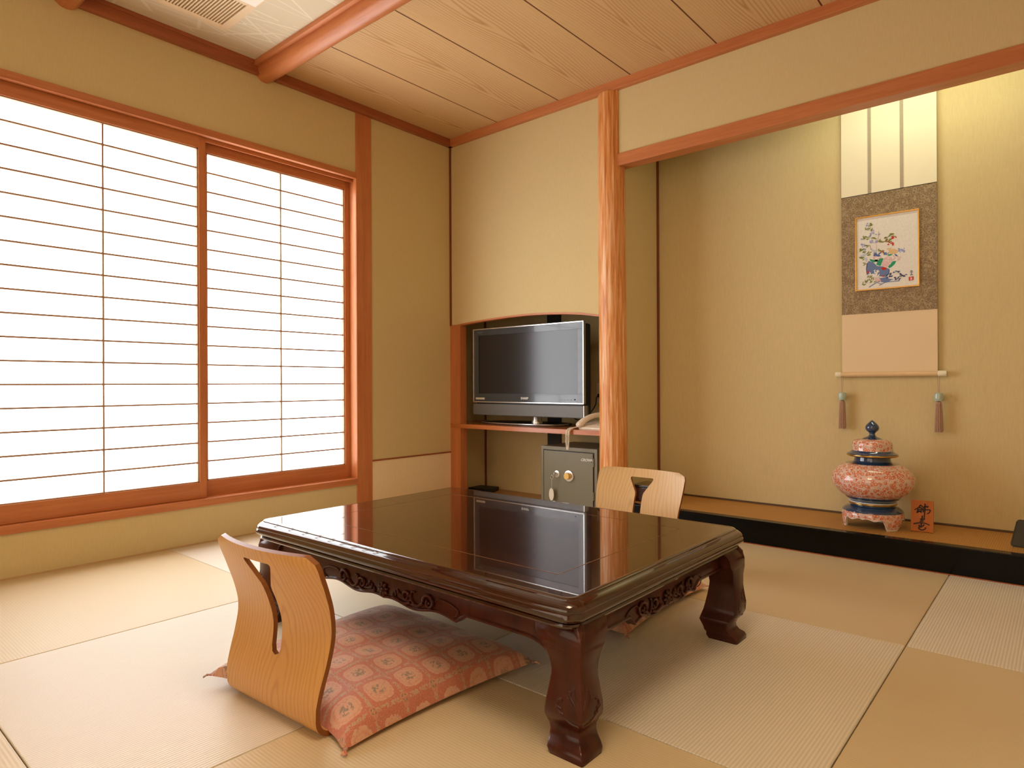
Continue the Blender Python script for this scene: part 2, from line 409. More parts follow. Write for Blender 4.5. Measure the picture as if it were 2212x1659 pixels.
def glow(name, col, e):
    g = G(name); g.fin(col, .8); g.b.inputs['Emission Color'].default_value = tuple(col)+(1,); g.b.inputs['Emission Strength'].default_value = e; return g.m

# ------------------------------------------------------------------ room shell
XR, YR, ZC = 3.75, -4.35, 2.25     # right wall, rear wall, ceiling
WY0, WY1, WZ0, WZ1 = -2.40, -0.72, 0.205, 1.841   # window opening in the left wall
# floor: half tatami mats
bm = bmesh.new()
xs = [0, .883, 1.752, 2.628, 3.50, 3.75]; ys = [0, -.846, -1.695, -2.535, -3.38, -4.35]
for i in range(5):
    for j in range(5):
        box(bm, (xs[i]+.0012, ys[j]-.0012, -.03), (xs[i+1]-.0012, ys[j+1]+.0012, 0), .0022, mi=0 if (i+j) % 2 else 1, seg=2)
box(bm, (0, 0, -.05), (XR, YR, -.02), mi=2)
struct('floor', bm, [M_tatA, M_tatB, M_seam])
# ceiling
bm = bmesh.new(); box(bm, (-.02, 0.03, ZC), (XR, -1.25, ZC+.03)); struct('ceiling', bm, M_cedar)
bm = bmesh.new(); box(bm, (-.02, -1.25, ZC+.012), (XR, YR-.02, ZC+.045)); struct('ceiling_plaster', bm, M_washi)
# left wall
bm = bmesh.new()
for (y0, y1, z0, z1) in ((YR, WY0, 0, ZC+.04), (WY0, WY1, 0, WZ0-.03), (WY0, WY1, WZ1+.02, ZC+.04), (WY1, 0, .287, ZC+.04)):
    box(bm, (-.10, y0, z0), (0, y1, z1))
struct('wall_left', bm, M_wall)
bm = bmesh.new(); box(bm, (-.1, -.68, 0), (.001, 0, .284)); struct('wall_left_dado', bm, M_dado)
bm = bmesh.new(); box(bm, (-.01, -.617, .282), (.006, 0, .290)); struct('trim_1', bm, D_y)
# right and rear walls (out of view, close the room)
bm = bmesh.new(); box(bm, (XR, .6, 0), (XR+.05, YR, ZC+.04)); struct('wall_right', bm, M_rear)
bm = bmesh.new(); box(bm, (0, YR, 0), (XR, YR-.05, ZC+.04)); struct('wall_rear', bm, M_rear)
# ---- back wall, plane y=0
ARCH = [(0.0, 1.080), (.1, 1.0895), (.2, 1.0975), (.3, 1.1035), (.4, 1.108), (.5, 1.111), (.6, 1.1125), (.7, 1.111), (.8, 1.1065), (.9, 1.1), (1.0, 1.0895), (1.10, 1.073), (1.16, 1.062)]
P3 = lambda a, b, d: (a, d, b)
bm = bmesh.new(); prism(bm, ARCH+[(1.16, 2.25), (0, 2.25)], P3, 0, .03); struct('wall_back', bm, M_wall)
bm = bmesh.new()
prism(bm, ARCH+[(a, b-.010) for a, b in ARCH[::-1]], P3, -.004, .032); struct('trim_2', bm, T_x)
# small wall above the alcove lintel
bm = bmesh.new(); box(bm, (1.17, 0.0, 1.87), (XR, .03, 2.25)); struct('wall_back_lintel', bm, M_wall)
bm = bmesh.new(); box(bm, (1.225, -.008, 1.820), (XR, .068, 1.882), .0015); struct('trim_3', bm, T_x)
# niche and alcove
AD = .411
bm = bmesh.new(); box(bm, (-.087, AD, 0), (1.229, AD+.03, 2.25)); struct('wall_niche_back', bm, M_wall)
bm = bmesh.new(); box(bm, (-.117, 0.0, 0), (-.087, AD+.03, 1.25)); struct('wall_niche_left', bm, M_wall)
bm = bmesh.new(); box(bm, (1.135, .03, 0), (1.229, AD, 2.25)); struct('wall_niche_right', bm, M_wall)
bm = bmesh.new(); box(bm, (-.087, .03, 1.25), (1.2, AD, 1.27)); struct('ceiling_niche', bm, M_wall)
bm = bmesh.new(); box(bm, (1.229, AD, 0), (XR, AD+.03, 2.45)); struct('wall_alcove_back', bm, M_wall)
bm = bmesh.new(); box(bm, (1.2, .03, 2.42), (XR, AD+.03, 2.45)); struct('ceiling_alcove', bm, M_cedar)
bm = bmesh.new(); box(bm, (1.2, .0, 2.25), (XR, .03, 2.45)); box(bm, (1.2, .03, 2.2), (1.229, AD, 2.45)); struct('wall_alcove_upper', bm, M_wall)
bm = bmesh.new(); box(bm, (1.229, AD-.011, .1), (1.240, AD, 2.4)); struct('trim_4', bm, D_z)          # corner strip of the alcove
bm = bmesh.new(); box(bm, (-.087, AD-.010, .0), (-.077, AD, 1.25)); struct('trim_5', bm, D_z)
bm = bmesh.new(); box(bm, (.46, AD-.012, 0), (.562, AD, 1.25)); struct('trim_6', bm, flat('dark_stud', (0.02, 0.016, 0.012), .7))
bm = bmesh.new(); box(bm, (-.087, 0.0, -.02), (1.135, AD, .003)); struct('floor_niche', bm, M_boardn)
bm = bmesh.new(); box(bm, (1.229, .05, .05), (XR, AD, .106)); struct('floor_alcove', bm, M_rush)
bm = bmesh.new(); box(bm, (1.242, 0.004, -.01), (XR, .056, .1045), .003); struct('trim_7', bm, flat('black_sill_lacquer', (0.004, 0.0035, 0.003), .14, .16))   # black lacquered sill of the alcove
bm = bmesh.new(); box(bm, (1.242, -.003, 0), (XR, .004, .003)); struct('trim_8', bm, D_y)
bm = bmesh.new(); box(bm, (1.24, AD-.010, .106), (XR, AD, .114)); struct('baseboard_alcove', bm, flat('dark_strip', (0.10, 0.05, 0.02), .5))
# corner trim and posts
bm = bmesh.new(); box(bm, (-.002, -.010, 1.08), (.010, .0, 2.21)); struct('trim_9', bm, D_z)
bm = bmesh.new(); box(bm, (-.002, -.006, 0), (.088, .05, 1.085), .0015); struct('trim_10', bm, T_z)
bm = bmesh.new(); box(bm, (-.05, -.72, 0), (.006, -.617, 2.21), .0015); struct('trim_11', bm, T_z)
# ceiling mouldings
bm = bmesh.new(); box(bm, (0, -.028, 2.205), (XR, 0.002, 2.2505), .0015); struct('trim_12', bm, T_x)
bm = bmesh.new(); box(bm, (0, -1.2, 2.205), (.030, 0, 2.2505), .0015); box(bm, (0, YR, 2.203), (.026, -1.27, 2.248), .0015); box(bm, (0, YR, 2.246), (.032, -1.27, 2.264), .0015)
struct('trim_13', bm, D_y)
# log beams across the ceiling
for k, yb in enumerate((-1.248, -2.075, -2.90)):
    bm = bmesh.new(); n = 40
    tube(bm, [(x_, yb+.003*math.sin(x_*3+k), 2.231+.002*math.sin(x_*5+k)) for x_ in [-.005+ (XR)*i/n for i in range(n+1)]], [.048+.0015*math.sin(i*.7+k) for i in range(n+1)], 24)
    struct('trim_%d' % (14+k), bm, T_x, smooth=True)
bm = bmesh.new(); box(bm, (0, -1.315, 2.24), (XR, -1.20, 2.266)); struct('trim_17', bm, T_x)
# pillar: grooved log
bm = bmesh.new(); rings = []; NS, NH = 56, 60
for j in range(NH+1):
    z_ = 2.206*j/NH; ring = []
    for i in range(NS):
        a = 2*PI*i/NS
        rad = .0715*(1+.03*math.sin(z_*2.1+1)*math.cos(a)) + .0012*math.sin(a*17+math.sin(z_*9)*.9+z_*2)+.0008*math.sin(a*29+z_*5)
        rad -= .003*(z_/2.2)
        ring.append(bm.verts.new((1.172+rad*math.cos(a), .03+rad*math.sin(a), z_)))
    rings.append(ring)
for j in range(NH):
    for i in range(NS): bm.faces.new((rings[j][i], rings[j][(i+1) % NS], rings[j+1][(i+1) % NS], rings[j+1][i]))
struct('trim_18', bm, M_pillar, smooth=True)
# baseboard strip on the left wall
bm = bmesh.new(); box(bm, (0, YR, 0), (.006, -.72, .006)); struct('baseboard_left', bm, flat('straw_strip', (0.55, 0.36, 0.18), .7))

# ------------------------------------------------------------------ window frame and shoji
win = bpy.data.objects.new('window_1', None); C.objects.link(win); win.location = (0, -1.56, .2); win['kind'] = 'structure'
bm = bmesh.new()
box(bm, (-.012, WY0, 1.841), (.012, WY1, 1.873), .0015)
for (xa, xb) in ((-.030, -.024), (-.068, -.060)): box(bm, (xa, WY0, 1.826), (xb, WY1, 1.86))
box(bm, (-.12, WY0, 1.858), (-.012, WY1, 1.873))
struct('window_head', bm, T_y, parent=win)
bm = bmesh.new(); box(bm, (-.12, WY0, .168), (.012, WY1, .200), .0015); box(bm, (-.060, WY0, .200), (-.056, WY1, .2025)); struct('window_sill', bm, T_y, parent=win)
bm = bmesh.new(); box(bm, (-.12, WY1-.001, .195), (.0, WY1+.03, 1.86)); struct('window_jamb', bm, T_z, parent=win)
bm = bmesh.new(); box(bm, (-.12, WY0-.1, 0.17), (.006, WY0, 1.873)); struct('window_jamb', bm, T_z, parent=win)
# bright sky / outer pane behind the paper
def shoji(y0, y1, xf, label):
    """frame thickness .028, front face at x=xf"""
    t = empty('shoji_screen', (xf-.014, (y0+y1)/2, .200), label, 'sliding screen', group=None)
    st = .030; zb, zt = .201, 1.856; pb, pt = .272, 1.789
    bm = bmesh.new()
    box(bm, (xf-.028, y0, zb), (xf, y1, pb), .001); obj('rail', bm, T_y, t, local=False)
    bm = bmesh.new(); box(bm, (xf-.028, y0, pt), (xf, y1, zt), .001); obj('rail', bm, T_y, t, local=False)
    for a in (y0, y1-st):
        bm = bmesh.new(); box(bm, (xf-.029, a, zb), (xf+.001, a+st, zt), .001); obj('stile', bm, T_z, t, local=False)
    bm = bmesh.new(); zz = [pb+(pt-pb)*k/17 for k in range(1, 17)]
    for z_ in zz: box(bm, (xf-.020, y0+st, z_-.0034), (xf-.008, y1-st, z_+.0034))
    ym = (y0+y1)/2; box(bm, (xf-.0195, ym-.0030, pb), (xf-.0075, ym+.0030, pt))
    for a in (y0+st, y1-st-.006): box(bm, (xf-.022, a, pb), (xf-.005, a+.006, pt))
    for a in (pb, pt-.005): box(bm, (xf-.022, y0+st, a), (xf-.005, y1-st, a+.005))
    obj('lattice', bm, LG, t, local=False)
    bm = bmesh.new(); box(bm, (xf-.0225, y0+st-.005, pb-.005), (xf-.0215, y1-st+.005, pt+.005)); obj('paper', bm, M_paper, t, local=False)
shoji(-2.350, -1.526, -.022, 'sliding paper screen at left, overlapping the front track of the window')
shoji(-1.536, -.721, -.057, 'sliding paper screen at right, beside the red brown post')
bm = bmesh.new(); box(bm, (-.13, WY0-.1, .1), (-.125, WY1+.1, 1.95)); struct('window_outer_pane', bm, flat('outer_shutter', (0.7, 0.7, 0.68), .6), parent=win)

w2 = bpy.data.objects.new('rear_fill_window', None); C.objects.link(w2); w2.location = (1.9, YR, .2); w2['kind'] = 'structure'  # unseen rear screens, added as fill for surfaces facing the camera
bm = bmesh.new()
for (a, b, c_, d) in ((.6, 3.3, 1.85, 1.90), (.6, 3.3, .2, .25), (.6, .66, .2, 1.9), (3.24, 3.3, .2, 1.9), (1.92, 1.98, .2, 1.9)): box(bm, (a, YR+.001, c_), (b, YR+.035, d))
struct('fill_window_frame', bm, T_x, parent=w2)
bm = bmesh.new(); box(bm, (.62, YR+.002, .22), (3.28, YR+.008, 1.88)); struct('fill_window_panel', bm, glow('rear_fill_glow', (1.0, 0.87, 0.68), REAR_E), parent=w2)  # glowing panel added for fill

# ------------------------------------------------------------------ pendant added above the view to light the near side
LX, LY = 2.5, -2.25
lamp = empty('fill_pendant', (LX, LY, 2.26), 'square pendant added out of view to light the near side of the room', 'added fill lamp')
bm = bmesh.new(); box(bm, (LX-.25, LY-.25, 1.93), (LX+.25, LY+.25, 2.03), .004); obj('shade', bm, glow('fill_pendant_glow', (1.0, 0.80, 0.56), LAMP_E), lamp, local=False)
bm = bmesh.new()
for a in (LX-.26, LX+.245): box(bm, (a, LY-.26, 1.925), (a+.015, LY+.26, 2.035))
for a in (LY-.265, LY+.25): box(bm, (LX-.26, a, 1.925), (LX+.26, a+.015, 2.035))
obj('frame', bm, T_x, lamp, local=False)
bm = bmesh.new(); tube(bm, [(LX, LY, 2.03), (LX, LY, 2.262)], .006, 8); obj('cord', bm, M_tvback, lamp, local=False)

# ------------------------------------------------------------------ ceiling vent
vt = empty('ceiling_vent', (.36, -1.80, 2.262), 'beige louvred air vent in the papered ceiling between log beams', 'air vent')
VX0, VX1, VY0, VY1 = .195, .66, -2.0, -1.53
bm = bmesh.new(); zt = 2.262; zb = 2.250
rim(bm, VX0, VY0, VX1, VY1, zb, zt-.0002, .035, VX1-.44, .035, .035, .001, True); obj('frame', bm, M_vent, vt, local=False)
bm = bmesh.new(); box(bm, (VX0+.036, VY0+.036, 2.2607), (.439, VY1-.036, 2.2618)); obj('duct', bm, M_ventd, vt, local=False)
k = 0; y_ = VY1-.042
bm = bmesh.new()
while y_ > VY0+.04:
    box(bm, (VX0+.0352, y_-.0065, 2.2505), (.4398, y_, 2.2595), .0008, seg=1); y_ -= .0125
obj('louvre', bm, M_vent, vt, local=False)
bm = bmesh.new(); box(bm, (.468, VY0+.02, 2.243), (.60, VY1-.012, 2.250), .002); obj('flap', bm, flat('vent_flap', (0.85, 0.78, 0.66), .4), vt, local=False)

# ------------------------------------------------------------------ low table
TX, TY = 1.682, -1.468
tb = empty('low_table', (TX, TY, 0), 'low rectangular dark red lacquered table with carved apron and curved legs', 'table')
def rrect(hx, hy, rad, n=8):
    out = []
    for (sx, sy, a0) in ((1, 1, 0), (-1, 1, PI/2), (-1, -1, PI), (1, -1, 1.5*PI)):
        for k in range(n+1):
            a = a0+PI/2*k/n; out.append((sx*(hx-rad)+rad*math.cos(a), sy*(hy-rad)+rad*math.sin(a)))
    return out
def loft(bm, levels, cx=0, cy=0, cap=True):
    rings = []
    for (hx, hy, rad, z_) in levels: rings.append([bm.verts.new((cx+a, cy+b, z_)) for a, b in rrect(hx, hy, rad)])
    for A, B in zip(rings, rings[1:]):
        n = len(A)
        for i in range(n): bm.faces.new((A[i], A[(i+1) % n], B[(i+1) % n], B[i]))
    if cap: bm.faces.new(rings[0][::-1]); bm.faces.new(rings[-1])
HX, HY = .580, .408
prof = [(-.03, .250), (.002, .250), (.004, .254), (.002, .258), (-.003, .260), (-.001, .262), (.008, .263), (.013, .267), (.0155, .272), (.0145, .278), (.012, .282), (.0125, .2835), (.0125, .286), (.0095, .292), (.004, .297), (-.001, .2995), (-.003, .3005), (-.0035, .303), (-.006, .305), (-.012, .3055), (-.0135, .3050)]
bm = bmesh.new(); loft(bm, [(HX+d, HY+d, .03+d*.6 if d > -.02 else .01, z_) for d, z_ in prof]); obj('table_top', bm, M_rose, tb, smooth=True)
# inlaid line
bm = bmesh.new(); ix, iy, wl = .455, .285, .0012
for s_ in (-1, 1):
    box(bm, (-ix, s_*iy-wl, .3046), (ix, s_*iy+wl, .3053)); box(bm, (s_*ix-wl, -iy, .3046), (s_*ix+wl, iy, .3053))
obj('inlay_line', bm, M_inlay, tb)
# apron: four boards with shaped lower edge
def apron_bottom(a, half, c0):
    # lower edge height along the board; c0 = half length of the carved middle
    d = abs(a)
    if d < c0:
        t = d/c0
        return .186+.005*math.sin(t*PI*3.2+.4)-.002*math.cos(t*PI)
    e = (d-c0)/(half-c0)
    if e < .10: return .190+.014*(e/.10)
    base = .204 if e < .72 else .204-.03*((e-.72)/.28)**2
    return base
def apron(half, c0, mat4):
    bm = bmesh.new(); n = 96; F = []; 
    for i in range(n+1):
        a = -half+2*half*i/n; zb = apron_bottom(a, half, c0)
        col = [bm.verts.new((a, y_, z_)) for (y_, z_) in ((0, .252), (0, .240), (-.0015, .237), (-.003, zb+.008), (-.0065, zb+.0045), (-.0055, zb), (.018, zb), (.018, .252))]
        F.append(col)
    for A, B in zip(F, F[1:]):
        for k in range(8): bm.faces.new((A[k], B[k], B[(k+1) % 8], A[(k+1) % 8]))
    bm.faces.new(F[0]); bm.faces.new(F[-1][::-1])
    bmesh.ops.transform(bm, matrix=mat4, verts=bm.verts); bmesh.ops.recalc_face_normals(bm, faces=bm.faces)
    return obj('apron', bm, M_rosel, tb, smooth=True)
def spiral(cx, cz, r0, r1, a0, a1, n=18, y=-.006):
    return [(cx+(r0+(r1-r0)*k/n)*math.cos(a0+(a1-a0)*k/n), y, cz+(r0+(r1-r0)*k/n)*math.sin(a0+(a1-a0)*k/n)) for k in range(n+1)]
def carving(sc, mat4, parent):
    bm = bmesh.new(); Y = -.0045
    def scroll(pts, r0, r1):
        P = smoothpath([(p[0]*sc, Y, p[1]) for p in pts], 5); tube(bm, P, [r0+(r1-r0)*i/(len(P)-1) for i in range(len(P))], 8)
    for s_ in (-1, 1):
        # large outer scroll
        sp = spiral(.165*sc, .210, .019, .006, PI*1.02, PI*1.02-2*PI*1.15)
        sp = [(p[0], p[1], p[2]) for p in sp]; sp = [(s_*p[0], p[1], p[2]) for p in sp]
        tube(bm, sp, [.0042-.0014*i/(len(sp)-1) for i in range(len(sp))], 8); ball(bm, (s_*.165*sc, Y, .208), .004)
        scroll([(s_*.146, .205), (s_*.128, .194), (s_*.112, .197), (s_*.102, .210), (s_*.106, .222), (s_*.116, .224)], .0045, .0022)
        sp = spiral(.085*sc, .207, .014, .004, PI*.2, PI*.2+2*PI*.9); sp = [(s_*p[0], p[1], p[2]) for p in sp]
        tube(bm, sp, [.0036-.001*i/(len(sp)-1) for i in range(len(sp))], 8)
        scroll([(s_*.10, .196), (s_*.08, .190), (s_*.055, .193), (s_*.035, .198)], .0035, .0045)
        for k in range(4):
            ball(bm, (s_*(.066-.010*k)*sc, Y, .206+.006*math.sin(k*1.5)), .0035, .004, .008, 10, Matrix.Rotation(s_*(-.6+.25*k), 3, 'Y'))
        scroll([(s_*.185, .216), (s_*.20, .224), (s_*.235, .222), (s_*.26, .21), (s_*.25, .196), (s_*.225, .193)], .0016, .0010)
    for k in range(8):     # flower
        a = 2*PI*k/8+.2
        ball(bm, (.0125*math.cos(a), Y-.001, .208+.0115*math.sin(a)), .0072, .005, .0042, 12, Matrix.Rotation(-a, 3, 'Y'))
    ball(bm, (0, Y-.003, .208), .0055, .005, .0055)
    bmesh.ops.transform(bm, matrix=mat4, verts=bm.verts)
    return obj('carved_scrollwork', bm, M_rosel, parent, smooth=True)
for (half, c0, dist, rz, sc) in ((HX-.05, .26, HY-.022, 0, 1.0), (HX-.05, .26, HY-.022, PI, 1.0), (HY-.05, .15, HX-.022, PI/2, .72), (HY-.05, .15, HX-.022, -PI/2, .72)):
    m4 = Matrix.Rotation(rz, 4, 'Z') @ Matrix.Translation((0, -dist, 0))
    ap = apron(half, c0, m4); carving(sc, m4, ap)
# cabriole legs, local frame with the outer corner along (-,-)
OUT = [(0, -.001), (.010, 0), (.018, -.004), (.026, -.014), (.036, -.020), (.046, -.021), (.056, -.017), (.070, -.006), (.082, -.001), (.100, 0), (.125, -.003), (.150, -.006), (.178, -.006), (.200, -.003), (.225, -.003), (.240, -.006), (.252, -.016)]
WX = [(0, .080), (.010, .086), (.018, .082), (.026, .076), (.036, .072), (.046, .075), (.056, .083), (.070, .090), (.082, .091), (.100, .088), (.125, .080), (.150, .073), (.165, .072), (.185, .079), (.200, .090), (.212, .105), (.225, .112), (.252, .112)]
def leg(sx, sy):
    bm = bmesh.new(); zs = sorted(set([0, .004, .010, .014, .018, .022, .026, .031, .036, .041, .046, .051, .056, .063, .070, .076, .082, .09, .1, .112, .125, .138, .15, .16, .17, .18, .19, .2, .206, .212, .218, .225, .235, .245, .252]))
    fx, fy = HX+.018, HY-.004
    rings = []
    for z_ in zs:
        o_ = lerp(OUT, z_); w1 = lerp(WX, z_); w2 = w1*.86
        x1, y1 = fx+o_, fy+o_; x0, y0 = x1-w1, y1-w2
        # slightly rounded outer corner with a fine centre ridge, chamfered side corners
        c = .006
        ring = [(x0, y0), (x1-.004, y0), (x1, y0+c), (x1, y1-.0035), (x1-.0012, y1-.0012), (x1-.0035, y1), (x0+c, y1), (x0, y1-.004)]
        rings.append([bm.verts.new((a*sx, b*sy, z_)) for a, b in ring])
    for A, B in zip(rings, rings[1:]):
        for i in range(8): bm.faces.new((A[i], A[(i+1) % 8], B[(i+1) % 8], B[i]))
    bm.faces.new(rings[0]); bm.faces.new(rings[-1]); bmesh.ops.recalc_face_normals(bm, faces=bm.faces)
    lg = obj('leg', bm, M_rosel, tb, smooth=True)
    # carved leaves on the two outer faces
    bm = bmesh.new()
    def onface(a, z_, side, lift=-.0012):   # a: distance back from the outer corner
        o_ = lerp(OUT, z_)
        return ((fx+o_-a)*sx, (fy+o_+lift)*sy, z_) if side else ((fx+o_+lift)*sx, (fy+o_-a)*sy, z_)
    for side in (0, 1):
        for (pts, r0, r1) in (
            ([(.004, .150), (.007, .135), (.008, .12), (.006, .105)], .0012, .0030),
            ([(.016, .138), (.015, .128), (.011, .115), (.007, .100)], .0022, .0016),
            ([(.026, .130), (.026, .122), (.019, .112), (.009, .092)], .0032, .0016),
            ([(.030, .118), (.024, .107), (.015, .099), (.008, .085)], .0030, .0014),
            ([(.048, .112), (.056, .106), (.056, .098), (.047, .095)], .0034, .0028),
            ([(.058, .096), (.050, .088), (.042, .086)], .0034, .0026),
            ([(.050, .086), (.036, .076), (.022, .070), (.006, .069)], .0032, .0026)):
            P = smoothpath([onface(a, z_, side) for a, z_ in pts], 4); n = len(P)-1
            tube(bm, P, [r0+(r1-r0)*i/n for i in range(n+1)], 8)
            ball(bm, P[0], r0*1.25, seg=8)
    # split collar at the shoulder corner
    P = [((fx-.010)*sx, (fy-.010)*sy, z_) for z_ in (.25, .235, .222, .205)]
    P = [((fx+lerp(OUT, z_)-.008)*sx, (fy+lerp(OUT, z_)-.008)*sy, z_) for z_ in (.25, .24, .228, .215, .19, .17)]
    tube(bm, P, [.011, .010, .0075, .005, .003, .0012], 10)
    obj('carved_leaves', bm, M_rosel, lg, smooth=True)
for sx in (-1, 1):
    for sy in (-1, 1): leg(sx, sy)

# ------------------------------------------------------------------ legless chairs (zaisu)
PY = [(0.0, 0), (.02, -.006), (.06, -.006), (.10, .003), (.15, .018), (.20, .027), (.25, .020), (.30, .004), (.34, -.011), (.372, -.022)]
PH = [(0, .168), (.06, .169), (.15, .173), (.20, .176), (.28, .186), (.372, .190)]
SAG = [(0, 0), (.13, 0), (.2, .009), (.28, .018), (.372, .025)]
def crom(tab, x):
    for i in range(len(tab)-1):
        if x <= tab[i+1][0] or i == len(tab)-2:
            p0, p1, p2, p3 = tab[max(i-1, 0)], tab[i], tab[i+1], tab[min(i+2, len(tab)-1)]
            h = p2[0]-p1[0]; t = (x-p1[0])/h
            m1 = (p2[1]-p0[1])/(p2[0]-p0[0])*h; m2 = (p3[1]-p1[1])/(p3[0]-p1[0])*h
            return (2*t**3-3*t*t+1)*p1[1]+(t**3-2*t*t+t)*m1+(-2*t**3+3*t*t)*p2[1]+(t**3-t*t)*m2
def chair(loc, rz, label, mat):
    t = empty('legless_chair', loc, label, 'chair', rz, group='legless plywood chairs')
    TH = .0105
    # centreline: seat front -> bend -> back top, each point (y, z) in local frame, sitter faces +y
    path = [(.36-.30*k/8, TH/2+.001) for k in range(8)]
    R_ = .034
    for k in range(7):
        a = -PI/2-PI/2*k/6; path.append((R_+.006-.006+R_*math.cos(a)-.0065+.006, R_+TH/2+.001+R_*math.sin(a)))
    nb = 26
    for k in range(1, nb+1):
        z_ = .052+(.372-.052)*k/nb; path.append((crom(PY, z_)+TH/2, z_))
    s_ = [0]
    for a, b in zip(path, path[1:]): s_.append(s_[-1]+math.hypot(b[0]-a[0], b[1]-a[1]))
    nu = 24; bm = bmesh.new(); uvl = bm.loops.layers.uv.new('UVMap'); grid = [[], []]
    smax = s_[-1]; N_ = len(path)
    for i, (py, pz) in enumerate(path):
        p0, p1 = path[max(i-1, 0)], path[min(i+1, N_-1)]; ty, tz = p1[0]-p0[0], p1[1]-p0[1]; L_ = math.hypot(ty, tz); ny, nz = -tz/L_, ty/L_
        zz = pz if i > 10 else .0; hw = crom(PH, max(0, min(.372, zz)))
        d = smax-s_[i]; R2 = .028
        if d < R2: hw -= R2-math.sqrt(max(0, R2*R2-(R2-d)**2))
        d = s_[i]
        if d < .03: hw -= .03-math.sqrt(max(0, .03**2-(.03-d)**2))
        sag = lerp(SAG, zz)
        for side in (0, 1):
            row = []
            for j in range(nu+1):
                uu = -1+2*j/nu; x_ = uu*hw; yy = py-sag*(1-uu*uu); q = (TH/2)*(1 if side else -1)
                row.append((bm.verts.new((x_, yy+ny*q, pz+nz*q)), (x_, s_[i])))
            grid[side].append(row)
    def quad(a, b, c, d, mi=0):
        try: fa = bm.faces.new((a[0], b[0], c[0], d[0]))
        except ValueError: return
        fa.material_index = mi
        for l, q in zip(fa.loops, (a, b, c, d)): l[uvl].uv = q[1]
    for side in (0, 1):
        g_ = grid[side]
        for i in range(N_-1):
            for j in range(nu): quad(g_[i][j], g_[i][j+1], g_[i+1][j+1], g_[i+1][j])
    a, b = grid
    for i in range(N_-1):
        quad(a[i][0], a[i+1][0], b[i+1][0], b[i][0], 1); quad(a[i][nu], b[i][nu], b[i+1][nu], a[i+1][nu], 1)
    for j in range(nu):
        quad(a[0][j], b[0][j], b[0][j+1], a[0][j+1], 1); quad(a[-1][j], a[-1][j+1], b[-1][j+1], b[-1][j], 1)
    bmesh.ops.recalc_face_normals(bm, faces=bm.faces)
    sh = obj('seat_shell', bm, [mat, M_plye])
    # cut the handle slot
    sl = [(-.049, .340), (.049, .340)]
    rr = .007
    poly = [(-.046, .341), (.046, .341), (.050, .337), (.048, .331), (.0185, .285), (.0165, .275), (.0165, .145), (.012, .133), (0, .128), (-.012, .133), (-.0165, .145), (-.0165, .275), (-.0185, .285), (-.048, .331), (-.050, .337)]
    bm = bmesh.new(); prism(bm, poly, lambda p, q, d: (p, d, q), -.12, .12, 0); bmesh.ops.recalc_face_normals(bm, faces=bm.faces)
    cut = obj('cut', bm, [M_plye, M_plye]); 
    md = sh.modifiers.new('b', 'BOOLEAN'); md.operation = 'DIFFERENCE'; md.solver = 'EXACT'; md.object = cut; md.material_mode = 'TRANSFER'
    dg = bpy.context.evaluated_depsgraph_get(); me = bpy.data.meshes.new_from_object(sh.evaluated_get(dg))
    bpy.data.objects.remove(cut); bpy.data.objects.remove(sh)
    me.name = 'seat_shell'
    o = obj('seat_shell', me, mat, t, smooth=True)
    return t
chair((1.660, -2.146, 0), .05, 'curved plywood legless chair in front, seen from behind with a cushion on it', M_ply)
chair((1.688, -.612, 0), PI, 'curved plywood legless chair behind the table, facing the camera', M_ply2)

# ------------------------------------------------------------------ floor cushions
def cushion(corners, h, label, dent):
    """corners: back-left, back-right, front-right, front-left (x, y, z)"""
    cx = sum(c[0] for c in corners)/4; cy = sum(c[1] for c in corners)/4
    n = 40; bm = bmesh.new(); T, B = {}, {}
    Cn = [Vector(c) for c in corners]
    for i in range(n+1):
        for j in range(n+1):
            a, b = i/n, j/n
            # pinch the edges in between the corners
            p = Cn[0]*(1-a)*(1-b)+Cn[1]*a*(1-b)+Cn[2]*a*b+Cn[3]*(1-a)*b
            ua, ub = 2*a-1, 2*b-1
            ka = .045*(1-ub*ub); kb = .045*(1-ua*ua)
            p = p+Vector((-ua*abs(ua)**3*ka*.45, -ub*abs(ub)**3*kb*.45, 0))
            if dent and b < .5: p.y += dent*(1-b*2)*max(0, 1-(abs(ua)/.93)**8)
            e = max(0, (1-ua**4))*max(0, (1-ub**4)); pr = e**.42
            wr = .0035*math.sin(a*19+b*7)*math.sin(b*15-a*5)*e
            zt = p.z+h*pr+wr; zb = max(.001 if not dent else .0015, p.z-.012*pr) if True else 0
            seat = dent and abs(p.x-1.66) < .19
            if seat: zb = max(zb, .0145)
            T[i, j] = bm.verts.new((p.x-cx, p.y-cy, zt+.002)); B[i, j] = T[i, j] if i in (0, n) or j in (0, n) else bm.verts.new((p.x-cx, p.y-cy, zb))
    for i in range(n):
        for j in range(n):
            bm.faces.new((T[i, j], T[i+1, j], T[i+1, j+1], T[i, j+1]))
            q = (B[i, j], B[i, j+1], B[i+1, j+1], B[i+1, j])
            if len(set(q)) >= 3 and not all(v in (T[i, j], T[i+1, j], T[i+1, j+1], T[i, j+1]) for v in q): bm.faces.new(q)
    t = empty('floor_cushion', (cx, cy, 0), label, 'cushion', group='red brocade floor cushions')
    obj('cover', bm, M_broc, t, smooth=True)
    for c in Cn:    # corner tassels
        d = Vector((c.x-cx, c.y-cy, 0)).normalized(); bm = bmesh.new(); p = Vector((c.x-cx, c.y-cy, c.z+.002))
        for k in range(5):
            a = (k-2)*.22; dd = Vector((d.x*math.cos(a)-d.y*math.sin(a), d.x*math.sin(a)+d.y*math.cos(a), 0))
            tube(bm, [p-dd*.008, p+dd*.006, p+dd*.013-Vector((0, 0, min(.004, c.z*.5)))], [.002, .002, .0012], 6)
        obj('corner_tuft', bm, M_broc, t)
